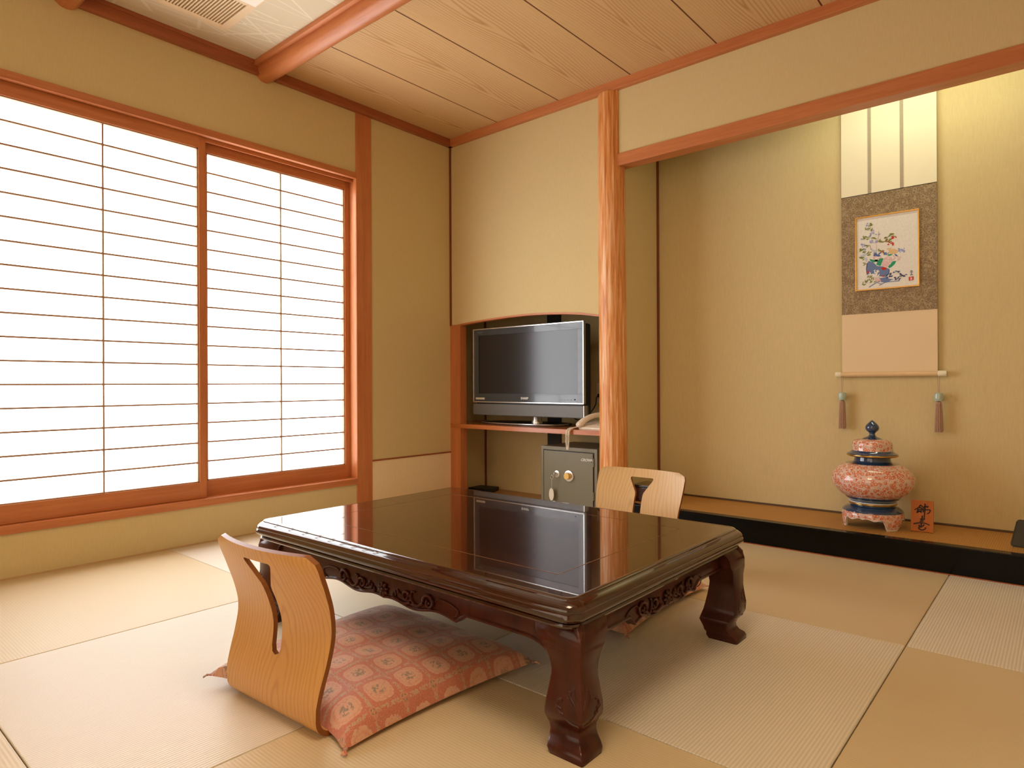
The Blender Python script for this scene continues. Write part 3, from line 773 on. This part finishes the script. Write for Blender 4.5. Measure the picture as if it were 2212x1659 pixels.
cushion([(1.412, -2.165, .022), (1.905, -2.128, .006), (1.955, -1.605, .018), (1.368, -1.600, .020)], .062, 'red brocade floor cushion lying on the front plywood chair', .012)
cushion([(1.47, -1.29, .010), (2.032, -1.295, .012), (2.02, -.735, .012), (1.46, -.735, .012)], .055, 'red brocade floor cushion half hidden under the far side of the table', 0)

# ------------------------------------------------------------------ niche: shelf, TV, phone, safe
bm = bmesh.new()
sp = [(.0, -.006), (.09, -.014), (.3, -.020), (.6, -.026), (.9, -.022), (1.12, -.012)]
sp = [(p[0], p[1]) for p in smoothpath([(a, b, 0) for a, b in sp], 5)]
prism(bm, sp+[(1.12, .04), (1.134, .05), (1.134, .39), (-.0865, .39), (-.0865, .056), (.0, .056)], lambda a, b, d: (a, b, d), .441, .466)
bmesh.ops.recalc_face_normals(bm, faces=bm.faces)
tag(obj('wall_shelf', bm, timber('shelf_wood', (0.42, 0.11, 0.025), (0.58, 0.19, 0.05), 0, rough=.3, coat=.5)), 'red brown wooden shelf under the television, spanning the niche', 'shelf')

tv = empty('television', (.553, .15, .466), 'flat grey television on a silver stand in the niche', 'television')
X0, X1, Y = .140, .973, .06
bm = bmesh.new(); box(bm, (X0+.01, Y+.01, .53), (X1-.01, Y+.085, 1.045), .012); obj('back_case', bm, M_tvback, tv, local=False)
bm = bmesh.new(); zb, zt = .600, 1.055; th = .007
rim(bm, X0, zb, X1, zt, Y-.006, Y+.014, th, th, th, th, .001)
obj('frame', bm, M_silver, tv, local=False)
bm = bmesh.new()
ZB, ZT, XA, XB = .655, 1.012, X0+.045, X1-.042
rim(bm, X0+.0072, zb+.0072, X1-.0072, zt-.0072, Y-.001, Y+.0118, XA-X0-.0072, X1-.0072-XB, ZB-zb-.0072, zt-.0072-ZT)
obj('bezel', bm, M_tvbez, tv, local=False)
bm = bmesh.new(); box(bm, (XA+.0001, Y+.003, ZB+.0001), (XB-.0001, Y+.0115, ZT-.0001)); obj('screen', bm, M_screen, tv, local=False)
bm = bmesh.new(); box(bm, (X0-.003, Y-.004, .523), (X1-.004, Y+.05, .592), .004); spk = obj('speaker_bar', bm, M_tvspk, tv, local=False)
bm = bmesh.new(); box(bm, (X1-.0045, Y-.005, .523), (X1, Y+.03, .592), .001); obj('end_trim', bm, M_silver, spk, local=False)
def text(s, size, loc, mat, parent, name, shear=0, bold=0, depth=.0004):
    me = textmesh(s, size, depth, shear, bold); me.transform(Matrix.Translation(Vector(loc)) @ Matrix.Rotation(PI/2, 4, 'X'))
    return obj(name, me, mat, parent, local=False)
M_logo = flat('logo_silver', (0.75, 0.74, 0.70), .35)
def clearmats(o, m): o.data.materials.clear(); o.data.materials.append(m)
clearmats(text('SHARP', .019, (.553, Y-.0015, .628), M_logo, tv, 'logo', bold=.0004), M_logo)
clearmats(text('AQUOS', .012, (X0+.055, Y-.0015, 1.032), M_tvspk, tv, 'small_logo'), flat('logo_dim', (0.16, 0.17, 0.18), .4))
bm = bmesh.new(); box(bm, (X0+.020, Y-.0022, .618), (X0+.095, Y-.001, .630), .001); obj('sticker', bm, flat('sticker', (0.60, 0.52, 0.38), .5), tv, local=False)
bm = bmesh.new()
for k in range(5): box(bm, (X1-.155+k*.022, Y-.0016, .621), (X1-.151+k*.022, Y-.001, .624))
ball(bm, (X1-.062, Y-.001, .625), .004); obj('control_buttons', bm, M_tvback, tv, local=False)
bm = bmesh.new(); lathe(bm, [(0, .474), (.034, .474), (.034, .49), (.030, .5), (.030, .56), (0, .56)], 28, (.570, .155, 0)); obj('stand_neck', bm, M_silver, tv, smooth=True, local=False)
def ellipse_plate(cx, cy, a, b, z0, z1, p=2.6, n=64):
    bm = bmesh.new(); pts = []
    for k in range(n):
        t_ = 2*PI*k/n; c_, s2 = math.cos(t_), math.sin(t_)
        pts.append((cx+a*math.copysign(abs(c_)**(2/p), c_), cy+b*math.copysign(abs(s2)**(2/p), s2)))
    prism(bm, pts, lambda q, w_, d: (q, w_, d), z0, z1); return bm
bs = obj('stand_base', ellipse_plate(.435, .215, .315, .150, .467, .476), M_tvback, tv, smooth=True, local=False)
bm = bmesh.new(); n = 60; pts = []
for k in range(n+1):
    t_ = PI+PI*k/n; c_, s2 = math.cos(t_), math.sin(t_); pts.append((.435+.317*math.copysign(abs(c_)**.8, c_), .215-.152*abs(s2)**.8*(1-.0), .4745))
tube(bm, pts, .0045, 8); obj('base_rim', bm, M_silver, bs, smooth=True, local=False)
# power cord at the outlet
ol = empty('wall_outlet', (.86, AD, .66), 'cream wall outlet plate behind the television', 'outlet')
bm = bmesh.new(); box(bm, (.825, AD-.008, .600), (.900, AD-.0005, .715), .002); obj('plate', bm, M_phone, ol, local=False)
bm = bmesh.new(); box(bm, (.845, AD-.03, .632), (.868, AD-.008, .652), .003); obj('plug', bm, M_tvback, ol, local=False)
bm = bmesh.new(); tube(bm, smoothpath([(.856, AD-.03, .642), (.855, .36, .63), (.865, .33, .585), (.86, .26, .53), (.83, .20, .505), (.80, .17, .54), (.78, .150, .56)], 6), .003, 8)
tag(obj('power_cord', bm, M_tvback, smooth=True), 'black power cord hanging from the outlet behind the television', 'cord')

ph = empty('telephone', (1.045, .075, .466), 'cream push button telephone at the right end of the shelf', 'telephone')
bm = bmesh.new()
prism(bm, [(.0, .466), (.0, .476), (.02, .486), (.175, .515), (.18, .466)], lambda a, b, d: (d, a-.0+.01, b), .965, 1.125)
bmesh.ops.bevel(bm, geom=bm.edges[:], offset=.005, segments=3, affect='EDGES'); bmesh.ops.recalc_face_normals(bm, faces=bm.faces)
obj('base', bm, M_phone, ph, smooth=True, local=False)
bm = bmesh.new()
for a in range(4):
    for b in range(3):
        yy = .045+a*.024; zz = .4855+(yy-.03)*.185; box(bm, (1.055+b*.020, yy, zz-.003), (1.068+b*.020, yy+.013, zz+.004), .002)
obj('keypad', bm, flat('phone_keys', (0.55, 0.47, 0.38), .5), ph, local=False)
bm = bmesh.new()
hp = smoothpath([(.972, .018, .492), (.984, .040, .513), (1.002, .078, .533), (1.020, .12, .541), (1.035, .165, .537), (1.042, .19, .52)], 6); n = len(hp)-1
tube(bm, hp, [.021-.007*math.sin(PI*i/n) for i in range(n+1)], 14); ball(bm, hp[0], .023, .023, .017); ball(bm, hp[-1], .023, .023, .018)
obj('handset', bm, M_phone, ph, smooth=True, local=False)
bm = bmesh.new()
def coil(pts, rc, turns, rt):
    P = smoothpath(pts, 40); n = len(P); out = []
    for i, p in enumerate(P):
        t_ = (P[min(i+1, n-1)]-P[max(i-1, 0)]).normalized(); a = t_.cross(Vector((1, 0, .3))).normalized(); b = t_.cross(a)
        an = 2*PI*turns*i/n; out.append(p+a*rc*math.cos(an)+b*rc*math.sin(an))
    tube(bm, out, rt, 5)
tube(bm, smoothpath([(.968, .008, .482), (.952, -.004, .478), (.936, -.016, .474)], 6), .0025, 6)
coil([(.940, -.012, .474), (.930, -.036, .466), (.925, -.040, .44), (.922, -.038, .40), (.923, -.034, .368), (.926, -.034, .361)], .0042, 40, .0018)
coil([(.944, -.010, .473), (.941, -.034, .464), (.938, -.038, .44), (.935, -.036, .40), (.930, -.034, .368), (.926, -.034, .361)], .0042, 40, .0018)
obj('coiled_cord', bm, M_phone, ph, local=False)

sf = empty('safe', (.873, .2, .003), 'olive grey steel safe with dial and key under the shelf', 'safe')
SX0, SX1, SY, SZ0, SZ1 = .685, 1.062, .05, .012, .362
bm = bmesh.new(); box(bm, (SX0, SY+.0064, SZ0), (SX1, .37, SZ1), .003)
rim(bm, SX0, SZ0, SX1, SZ1, SY-.004, SY+.0062, .016, .018, .028, .020, .001)
obj('body', bm, M_safe, sf, local=False)
bm = bmesh.new(); box(bm, (SX0+.0162, SY+.003, SZ0+.0282), (SX1-.0182, SY+.0062, SZ1-.0202)); obj('door_gap', bm, M_safed, sf, local=False)
bm = bmesh.new(); box(bm, (SX0+.020, SY-.006, SZ0+.032), (SX1-.026, SY+.0028, SZ1-.025), .002); dr = obj('door', bm, M_safe, sf, local=False)
for k, z_ in enumerate((.29, .20, .11, .05)):
    bm = bmesh.new(); lathe(bm, [(0, -.022), (.0045, -.022), (.0045, .022), (0, .022)], 14, (SX1-.021, SY-.007, z_)); 
    if k in (0, 2): obj('hinge', bm, M_safe, sf, smooth=True, local=False)
    else: bm.free()
bm = bmesh.new(); DX, DZ = .882, .206
m4 = Matrix.Translation((DX, SY-.006, DZ)) @ Matrix.Rotation(PI/2, 4, 'X')
n_ = bmesh.new(); lathe(n_, [(0, 0), (.033, 0), (.033, .004), (.030, .008), (.024, .009), (0, .009)], 36); merge(bm, n_, m4); dl = obj('dial', bm, M_silver, dr, smooth=True, local=False)
bm = bmesh.new(); n_ = bmesh.new(); lathe(n_, [(0, .009), (.019, .009), (.018, .028), (.016, .030), (0, .030)], 30); merge(bm, n_, m4); clearmats(obj('dial_knob', bm, M_yel, dr, smooth=True, local=False), M_yel)
bm = bmesh.new(); KX, KZ = .798, .210
m4 = Matrix.Translation((KX, SY-.006, KZ)) @ Matrix.Rotation(PI/2, 4, 'X')
n_ = bmesh.new(); lathe(n_, [(0, 0), (.020, 0), (.019, .004), (.010, .006), (.009, .016), (0, .016)], 28); merge(bm, n_, m4)
box(bm, (KX-.003, SY-.034, KZ-.010), (KX-.001, SY-.012, KZ+.010), .0005); tube(bm, [(KX-.014+.010*math.cos(a), SY-.036, KZ-.016+.010*math.sin(a)) for a in [2*PI*k/16 for k in range(17)]], .0013, 6, caps=False)
ky = obj('key_lock', bm, M_silver, dr, smooth=True, local=False)
bm = bmesh.new(); z_ = KZ-.026
for k in range(12): ball(bm, (KX-.014-.0008*k, SY-.036+.001*k, z_-k*.0062), .0024, seg=8)
obj('key_chain', bm, M_silver, dr, local=False)
bm = bmesh.new(); pts = []
for k in range(28):
    a = 2*PI*k/28; pts.append((KX-.024+.0165*math.cos(a), .095+.036*math.sin(a)*(1 if math.sin(a) > 0 else .92)))
prism(bm, pts, P3, SY-.028, SY-.024); kt = obj('key_tag', bm, M_tagw, dr, local=False)
clearmats(text('CROWN', .020, (.998, SY-.0065, .300), M_logo, dr, 'logo', shear=.35, bold=.0006), M_logo)
bm = bmesh.new(); prism(bm, [(1.022, .290), (1.032, .310), (1.036, .310), (1.036, .290)], P3, SY-.0068, SY-.0062); obj('logo_corner', bm, M_safed, dr, local=False)

# black box on the niche floor
bm = bmesh.new(); prism(bm, [(-.055, .205), (.120, .245), (.080, .36), (-.06, .33)], lambda a, b, d: (a, b, d), .003, .030)
bmesh.ops.bevel(bm, geom=bm.edges[:], offset=.002, segments=2, affect='EDGES')
tag(obj('black_box', bm, M_tvback), 'flat black box lying on the niche floor beside the post', 'box')

# ------------------------------------------------------------------ alcove: hanging scroll
sc_ = empty('hanging_scroll', (2.36, AD-.012, .745), 'tall hanging scroll with flower basket picture on the alcove wall', 'hanging scroll')
SXA, SXB = 2.174, 2.545; SY_ = AD-.016
def slab(name, x0, z0, x1, z1, mat, y0=SY_, y1=SY_+.003, parent=sc_, bev=0):
    bm = bmesh.new(); box(bm, (x0, y0, z0), (x1, y1, z1), bev); return obj(name, bm, mat, parent, local=False)
top = slab('upper_mount', SXA, 1.560, SXB, 2.12, M_ivory)
for xc in (2.290, 2.416): slab('hanging_ribbon', xc-.0065, 1.562, xc+.0065, 2.12, flat('ribbon_silk', (0.42, 0.35, 0.25), .7, var=.2, sc=200), SY_-.002, SY_, top)
slab('middle_mount', SXA, 1.022, SXB, 1.560, M_damask, SY_-.0008, SY_+.003)
slab('seam_line', SXA, 1.5585, SXB, 1.5610, M_tvback, SY_-.0014, SY_)
slab('lower_mount', SXA, .756, SXB, 1.022, M_ivory2)
bm = bmesh.new(); n_ = bmesh.new(); lathe(n_, [(0, SXA-.002), (.011, SXA-.002), (.011, SXB+.002), (0, SXB+.002)], 20); merge(bm, n_, Matrix(((0, 0, 1, 0), (0, 1, 0, SY_-.006), (1, 0, 0, .748), (0, 0, 0, 1)))); rl = obj('roller', bm, M_cream, sc_, smooth=True, local=False)
for (a, b) in ((2.148, SXA-.002), (SXB+.002, 2.578)):
    bm = bmesh.new(); n_ = bmesh.new(); lathe(n_, [(0, a), (.0115, a), (.0125, a+.002), (.0125, b-.002), (.0115, b), (0, b)], 20); merge(bm, n_, Matrix(((0, 0, 1, 0), (0, 1, 0, SY_-.006), (1, 0, 0, .748), (0, 0, 0, 1)))); obj('roller_knob', bm, M_ivoryk, rl, smooth=True, local=False)
# gold picture frame and picture
FX0, FX1, FZ0, FZ1 = 2.232, 2.482, 1.125, 1.458
bm = bmesh.new(); t_ = .006
rim(bm, FX0, FZ0, FX1, FZ1, SY_-.008, SY_-.0009, t_, t_, t_, t_, .001)
fr = obj('gold_frame', bm, flat('gilt_frame', (0.72, 0.40, 0.09), .3, .5, metal=.55), sc_, local=False)
# picture: painted card with several colours of paint in one mesh
paint = [flat('paint_%s' % n, c, .8, .2, var=.12, sc=120) for n, c in (('paper', (0.80, 0.77, 0.71)), ('olive', (0.20, 0.23, 0.045)), ('periwinkle', (0.33, 0.36, 0.66)), ('indigo', (0.10, 0.15, 0.38)), ('emerald', (0.04, 0.33, 0.17)),
    ('pink', (0.74, 0.50, 0.52)), ('red', (0.55, 0.04, 0.02)), ('peach', (0.76, 0.52, 0.28)), ('navy', (0.04, 0.06, 0.17)), ('slate', (0.16, 0.22, 0.42)), ('palesky', (0.55, 0.62, 0.74)), ('brown', (0.33, 0.08, 0.03)), ('white', (0.85, 0.80, 0.76)))]
PN = {n: i for i, n in enumerate(('paper', 'olive', 'periwinkle', 'indigo', 'emerald', 'pink', 'red', 'peach', 'navy', 'slate', 'palesky', 'brown', 'white'))}
bm = bmesh.new(); box(bm, (FX0+.004, SY_-.003, FZ0+.004), (FX1-.004, SY_-.001, FZ1-.004), mi=0)
lay = [0]
# pixel coords of the picture crop (x 215..1190, y 300..1430) mapped to frame
def pp(px, py):
    tx = (px-213)/(1200-213); yt = 300+(150-300)*tx; yb = 1440+(1350-1440)*tx
    return (FX0+tx*(FX1-FX0), FZ1-(py-yt)/(yb-yt)*(FZ1-FZ0))
def shape(pts, colr):
    lay[0] += 1; y_ = SY_-.0031-lay[0]*.0000035
    vs = [bm.verts.new((pp(*q)[0], y_, pp(*q)[1])) for q in pts]
    try: fa = bm.faces.new(vs); fa.material_index = PN[colr]; fa.normal_update()
    except Exception: pass
def leaf(px, py, l, wd, ang, colr):
    c_, s2 = math.cos(ang), math.sin(ang); pts = []
    for (a, b) in ((-1, 0), (-.5, .8), (.1, 1), (.6, .6), (1, 0), (.6, -.6), (.1, -1), (-.5, -.8)): pts.append((px+a*l*c_-b*wd*s2, py+a*l*s2+b*wd*c_))
    shape(pts, colr)
def line(pts, wd, colr):
    for a, b in zip(pts, pts[1:]):
        dx, dy = b[0]-a[0], b[1]-a[1]; L_ = math.hypot(dx, dy)+1e-6; nx, ny = -dy/L_*wd, dx/L_*wd
        shape([(a[0]+nx, a[1]+ny), (b[0]+nx, b[1]+ny), (b[0]-nx, b[1]-ny), (a[0]-nx, a[1]-ny)], colr)
R = random.Random(3)
def cluster(cx, cy, sx, sy, n, l, wd, colr, ang=None):
    for _ in range(n): leaf(cx+R.uniform(-sx, sx), cy+R.uniform(-sy, sy), l*R.uniform(.7, 1.2), wd*R.uniform(.7, 1.2), R.uniform(0, PI) if ang is None else ang+R.uniform(-.5, .5), colr)
line([(430, 1370), (560, 1290), (700, 1240), (800, 1250)], 7, 'slate'); line([(590, 1340), (690, 1290), (900, 1270)], 6, 'slate'); line([(560, 1300), (640, 1320)], 5, 'slate'); shape([(600, 1230), (700, 1210), (780, 1260), (700, 1300), (620, 1290)], 'slate')
shape([(400, 1000), (430, 960), (500, 985), (560, 1040), (640, 1045), (740, 1080), (745, 1150), (700, 1210), (600, 1200), (500, 1160), (400, 1180), (385, 1090)], 'slate')
line([(400, 1000), (390, 1090), (400, 1180)], 6, 'navy'); line([(745, 1090), (742, 1150), (700, 1205)], 6, 'navy')
shape([(440, 930), (500, 945), (560, 980), (545, 1020), (610, 1040), (640, 1000), (665, 930), (600, 920), (560, 950), (500, 985), (450, 960)], 'emerald'); shape([(720, 1050), (760, 1010), (800, 965), (855, 960), (830, 1010), (795, 1045), (750, 1075)], 'emerald'); shape([(560, 930), (640, 915), (665, 935), (620, 975)], 'emerald')
shape([(660, 920), (720, 890), (780, 900), (800, 950), (760, 1010), (720, 1060), (650, 1050), (620, 1020), (640, 970)], 'pink'); cluster(860, 915, 50, 30, 8, 26, 11, 'pink'); cluster(560, 905, 60, 30, 8, 24, 10, 'pink'); cluster(720, 960, 50, 50, 14, 12, 5, 'white')
shape([(615, 1075), (650, 1055), (705, 1065), (700, 1095), (650, 1105)], 'red'); cluster(410, 1130, 22, 22, 6, 16, 8, 'red')
shape([(735, 835), (760, 790), (810, 770), (870, 790), (880, 825), (840, 850), (770, 850)], 'peach'); cluster(735, 780, 40, 20, 6, 22, 12, 'peach'); shape([(720, 860), (800, 850), (780, 875), (735, 885)], 'emerald')
cluster(935, 795, 50, 30, 20, 22, 8, 'periwinkle'); cluster(560, 860, 45, 22, 14, 26, 11, 'indigo'); cluster(690, 845, 40, 16, 8, 22, 8, 'indigo'); cluster(840, 870, 30, 10, 5, 20, 6, 'indigo'); cluster(640, 820, 30, 20, 8, 18, 7, 'brown'); cluster(600, 795, 28, 18, 6, 20, 7, 'olive')
for (cx, cy, sx, sy, n) in ((470, 400, 26, 22, 8), (425, 470, 60, 20, 13), (390, 600, 50, 26, 13), (650, 650, 60, 22, 13), (740, 640, 40, 22, 9), (510, 610, 40, 14, 5), (340, 800, 45, 30, 12), (435, 845, 30, 28, 9), (390, 740, 25, 18, 6), (320, 925, 32, 24, 8), (370, 1010, 18, 14, 4), (790, 560, 50, 26, 9), (700, 600, 30, 12, 4)):
    cluster(cx, cy, sx, sy, n, 24, 7, 'olive', -.35)
for (cx, cy, sx, sy, n) in ((400, 400, 18, 26, 8), (490, 510, 22, 30, 10), (460, 560, 25, 25, 9), (470, 660, 36, 26, 12), (540, 660, 26, 20, 7), (340, 725, 34, 22, 10), (320, 625, 16, 8, 3), (360, 790, 24, 20, 6)): cluster(cx, cy, sx, sy, n, 19, 5, 'periwinkle')
cluster(350, 870, 30, 22, 6, 26, 12, 'palesky'); cluster(510, 800, 45, 26, 9, 24, 9, 'palesky'); cluster(380, 940, 30, 22, 5, 22, 10, 'palesky'); cluster(820, 600, 36, 18, 9, 14, 8, 'red'); cluster(770, 690, 52, 22, 16, 15, 8, 'red'); cluster(720, 650, 25, 15, 5, 13, 7, 'brown')
line([(440, 710), (470, 790)], 3, 'brown'); line([(545, 690), (550, 790)], 3, 'pink'); line([(590, 500), (580, 600), (560, 680)], 2, 'brown'); line([(530, 545), (560, 555)], 4, 'slate'); line([(580, 560), (610, 540)], 4, 'slate'); line([(690, 590), (730, 630)], 3, 'brown')
cluster(500, 1190, 90, 40, 14, 34, 12, 'white'); cluster(560, 1130, 40, 24, 8, 24, 10, 'white'); cluster(560, 1250, 50, 24, 7, 28, 10, 'pink'); cluster(450, 1240, 80, 60, 14, 26, 7, 'olive'); cluster(360, 1315, 30, 22, 5, 26, 7, 'olive'); cluster(645, 1200, 20, 12, 4, 12, 7, 'red')
cluster(760, 1180, 36, 28, 9, 20, 7, 'navy', -.8); cluster(855, 1130, 50, 12, 6, 20, 6, 'navy', .1); cluster(870, 1230, 40, 26, 9, 20, 7, 'navy', -.7); cluster(955, 1180, 50, 26, 10, 20, 7, 'navy', .3); cluster(720, 1210, 16, 30, 4, 16, 6, 'navy')
# signature and red seal
for ln in ([(1060, 1120), (1095, 1112)], [(1075, 1105), (1078, 1150)], [(1058, 1140), (1100, 1132)], [(1070, 1165), (1062, 1188)], [(1085, 1160), (1100, 1186)], [(1078, 1150), (1078, 1185)]): line(ln, 3, 'navy')
shape([(1040, 1210), (1108, 1200), (1110, 1255), (1042, 1268)], 'red')
for ln in ([(1055, 1222), (1092, 1216)], [(1060, 1238), (1095, 1232)], [(1058, 1252), (1094, 1246)], [(1075, 1218), (1077, 1250)]): line(ln, 3, 'white')
for v in bm.verts: pass
pc = obj('picture', bm, paint, fr, local=False)
# tassel weights
for (xc, lab) in ((2.177, 'left'), (2.550, 'right')):
    bm = bmesh.new(); yw = SY_-.014; lathe(bm, [(0, .632), (.0165, .632), (.0178, .636), (.0178, .650), (.0165, .662), (.012, .6665), (0, .667)], 24, (xc, yw, 0))
    wt = obj('scroll_weight', bm, M_celadon, sc_, smooth=True, local=False)
    bm = bmesh.new(); tube(bm, [(xc-.004, yw, .742), (xc-.002, yw, .667)], .0009, 5); tube(bm, [(xc+.004, yw, .742), (xc+.002, yw, .667)], .0009, 5); obj('string', bm, M_tassel, wt, local=False)
    bm = bmesh.new(); ball(bm, (xc, yw, .622), .011, .011, .010)
    for k in range(26):
        a = 2*PI*k/26; q = .009+.003*(k % 2); tube(bm, [(xc+q*.8*math.cos(a), yw+q*.8*math.sin(a), .622), (xc+q*math.cos(a), yw+q*math.sin(a), .57), (xc+(q+.002)*math.cos(a), yw+(q+.001)*math.sin(a), .503+.003*math.sin(k*2.3))], .0022, 6)
    obj('tassel', bm, M_tassel, wt, local=False)

# ------------------------------------------------------------------ covered jar
VXc, VYc, Z0 = 2.335, .205, .106
jar = empty('covered_jar', (VXc, VYc, Z0), 'large round porcelain covered jar with red blossoms and blue bands', 'jar')
def part(name, prof, mat, parent=jar, seg=64):
    bm = bmesh.new(); P = smoothpath([(a, 0, b) for a, b in prof], 5); lathe(bm, [(max(0, p.x), p.z-Z0) for p in P], seg); return obj(name, bm, mat, parent, smooth=True)
body = part('body', [(.099, .371), (.118, .362), (.140, .345), (.153, .322), (.1565, .303), (.151, .280), (.137, .258), (.121, .243), (.108, .235)], M_porc)
part('neck', [(.066, .405), (.068, .392), (.071, .380), (.083, .374), (.100, .3705)], M_blue, body)
part('foot_band', [(.1085, .2355), (.100, .226), (.090, .219), (.086, .212), (.088, .2085)], M_blue, body)
part('gold_ring', [(.086, .2095), (.0905, .207), (.0905, .203), (.086, .2005)], M_gold, body)
part('white_ring', [(.0865, .2135), (.090, .2115), (.0895, .209), (.086, .2085)], M_white, body)
lid = part('lid', [(.040, .4735), (.058, .471), (.070, .464), (.0755, .453), (.0760, .438), (.0765, .424)], M_porc)
part('lid_flange', [(.0765, .425), (.085, .417), (.0945, .412), (.0945, .409)], M_blue, lid)
part('gold_rim', [(.0945, .410), (.0965, .4075), (.0955, .403), (.088, .4005), (.066, .4005)], M_gold, lid)
part('finial', [(.041, .4735), (.030, .478), (.016, .484), (.0108, .492), (.0130, .500), (.0220, .508), (.0262, .518), (.0235, .530), (.0130, .542), (.005, .549), (0, .5525)], M_blue, lid, 40)
std = part('stand_collar', [(.083, .2015), (.084, .196), (.098, .190), (.110, .180), (.1145, .1725)], M_blue)
# stand with three scalloped feet
bm = bmesh.new(); seg = 120; rows = 10; rg = []; phi0 = -1.05
def stand_bottom(a):
    d = abs(((a-(-PI/2+PI/3)+PI/3) % (2*PI/3))-PI/3)/(PI/3)      # 0 at foot centre, 1 mid arch
    if d < .24: return 0.0
    t_ = (d-.24)/.76
    return .042*min(1, t_/.22)**.6+.004*math.sin(t_*PI*3)*(t_ > .2)
for j in range(rows+1):
    t_ = j/rows; ring = []
    for i in range(seg):
        a = 2*PI*i/seg-.12; zb = stand_bottom(2*PI*i/seg); zt_ = .0670
        z_ = zt_+(zb-zt_)*t_; q = z_/.067; rad = .1145+.004*math.sin(PI*min(1, q*1.05))-.010*(1-q)**2+ (.004*(1-q)**4)
        ring.append(bm.verts.new((rad*math.cos(a), rad*math.sin(a), z_)))
    rg.append(ring)
inner = [bm.verts.new((v.co.x*.93, v.co.y*.93, v.co.z)) for v in rg[-1]]; rg.append(inner)
top_in = [bm.verts.new((v.co.x*.93, v.co.y*.93, .062)) for v in rg[0]]; rg.append(top_in)
for k, (A, B) in enumerate(zip(rg, rg[1:])):
    for i in range(seg):
        fa = bm.faces.new((A[i], A[(i+1) % seg], B[(i+1) % seg], B[i])); fa.material_index = 1 if k >= rows-1 else 0
bmesh.ops.recalc_face_normals(bm, faces=bm.faces)
obj('stand', bm, [M_porc, M_white], jar, smooth=True)

# ------------------------------------------------------------------ wooden name tablet
sg = empty('name_tablet', (2.513, .205, Z0), 'small upright wooden tablet with black brush writing beside the jar', 'sign')
sg.rotation_euler = (math.radians(-9), 0, math.radians(3))
bm = bmesh.new(); box(bm, (-.039, -.006, .0005), (.039, .006, .126), .0012); obj('board', bm, M_sign, sg)
bm = bmesh.new()
def brush(pts, r0, r1=None):
    # crop pixels of the tablet face: x 300..960, y 330..1370 -> local
    P = [((q[0]-(330+ (960-330)/2-10))/640*.078, -.0063, .126-(q[1]-340)/1010*.126) for q in pts]; P = smoothpath(P, 5); n = len(P)-1; r1 = r0*.5 if r1 is None else r1
    for i in range(n):
        a, b = P[i], P[i+1]; wa = r0+(r1-r0)*i/n; wb = r0+(r1-r0)*(i+1)/n; d = (b-a); L_ = d.length or 1; nx, nz = -d.z/L_, d.x/L_
        e = d/L_*.0004
        q = [(a.x+nx*wa-e.x, a.z+nz*wa-e.z), (b.x+nx*wb+e.x, b.z+nz*wb+e.z), (b.x-nx*wb+e.x, b.z-nz*wb+e.z), (a.x-nx*wa-e.x, a.z-nz*wa-e.z)]
        prism(bm, q, lambda m_, n2, d_: (m_, d_, n2), -.0064, -.0059)
for st in ([(590, 490), (540, 570), (420, 665)], [(590, 500), (640, 535), (665, 560)], [(510, 620), (505, 700), (480, 755)], [(540, 580), (620, 590), (615, 660), (600, 740)], [(530, 640), (610, 640)], [(525, 690), (610, 690)], [(500, 745), (560, 700), (620, 740)],
           [(705, 440), (715, 500), (640, 640)], [(700, 540), (820, 520)], [(740, 510), (790, 560)], [(660, 640), (840, 625), (860, 660), (820, 730), (770, 755)], [(670, 640), (665, 720)], [(715, 540), (710, 700), (700, 850), (690, 950)]): brush(st, .0026, .0018)
for st in ([(640, 830), (640, 900), (620, 1010)], [(580, 945), (720, 940)], [(570, 1020), (690, 990)], [(400, 1115), (560, 1070), (700, 1060), (850, 1110)], [(620, 1075), (610, 1190)], [(550, 1130), (590, 1200), (680, 1140), (690, 1100)], [(550, 1200), (560, 1260), (640, 1290), (730, 1240), (740, 1190)]): brush(st, .0028, .0020)
obj('brush_writing', bm, M_ink, sg)

# ------------------------------------------------------------------ black lacquer stand at the right edge
bm = bmesh.new()
pts = [(2.800, .114), (2.804, .109), (3.05, .109), (3.05, .206), (2.824, .206), (2.818, .202)]
prism(bm, [(a, b-.108) for a, b in pts], lambda a, b, d: (a, d+b*.25, b+.1075), .125, .137)
bmesh.ops.bevel(bm, geom=bm.edges[:], offset=.004, segments=3, affect='EDGES'); bmesh.ops.recalc_face_normals(bm, faces=bm.faces)
tag(obj('lacquer_tray', bm, flat('olive_black_lacquer', (0.035, 0.026, 0.010), .3, .25), smooth=True), 'dark lacquer tray standing upright at the right edge of the alcove', 'tray')

# small dark box at the left end of the alcove, seen only through the slot of the far chair
bm = bmesh.new(); box(bm, (1.246, .09, .1065), (1.400, .24, .178), .004)
bx_ = empty('lacquer_box', (1.323, .165, .106), 'dark maroon box in the alcove, glimpsed through the slot of the far chair', 'box')
obj('body', bm, flat('maroon_lacquer', (0.055, 0.008, 0.005), .25, .4, coat=.3), bx_, local=False)
bm = bmesh.new(); box(bm, (1.2445, .088, .178), (1.402, .242, .190), .002); obj('lid', bm, M_black, bx_, local=False)
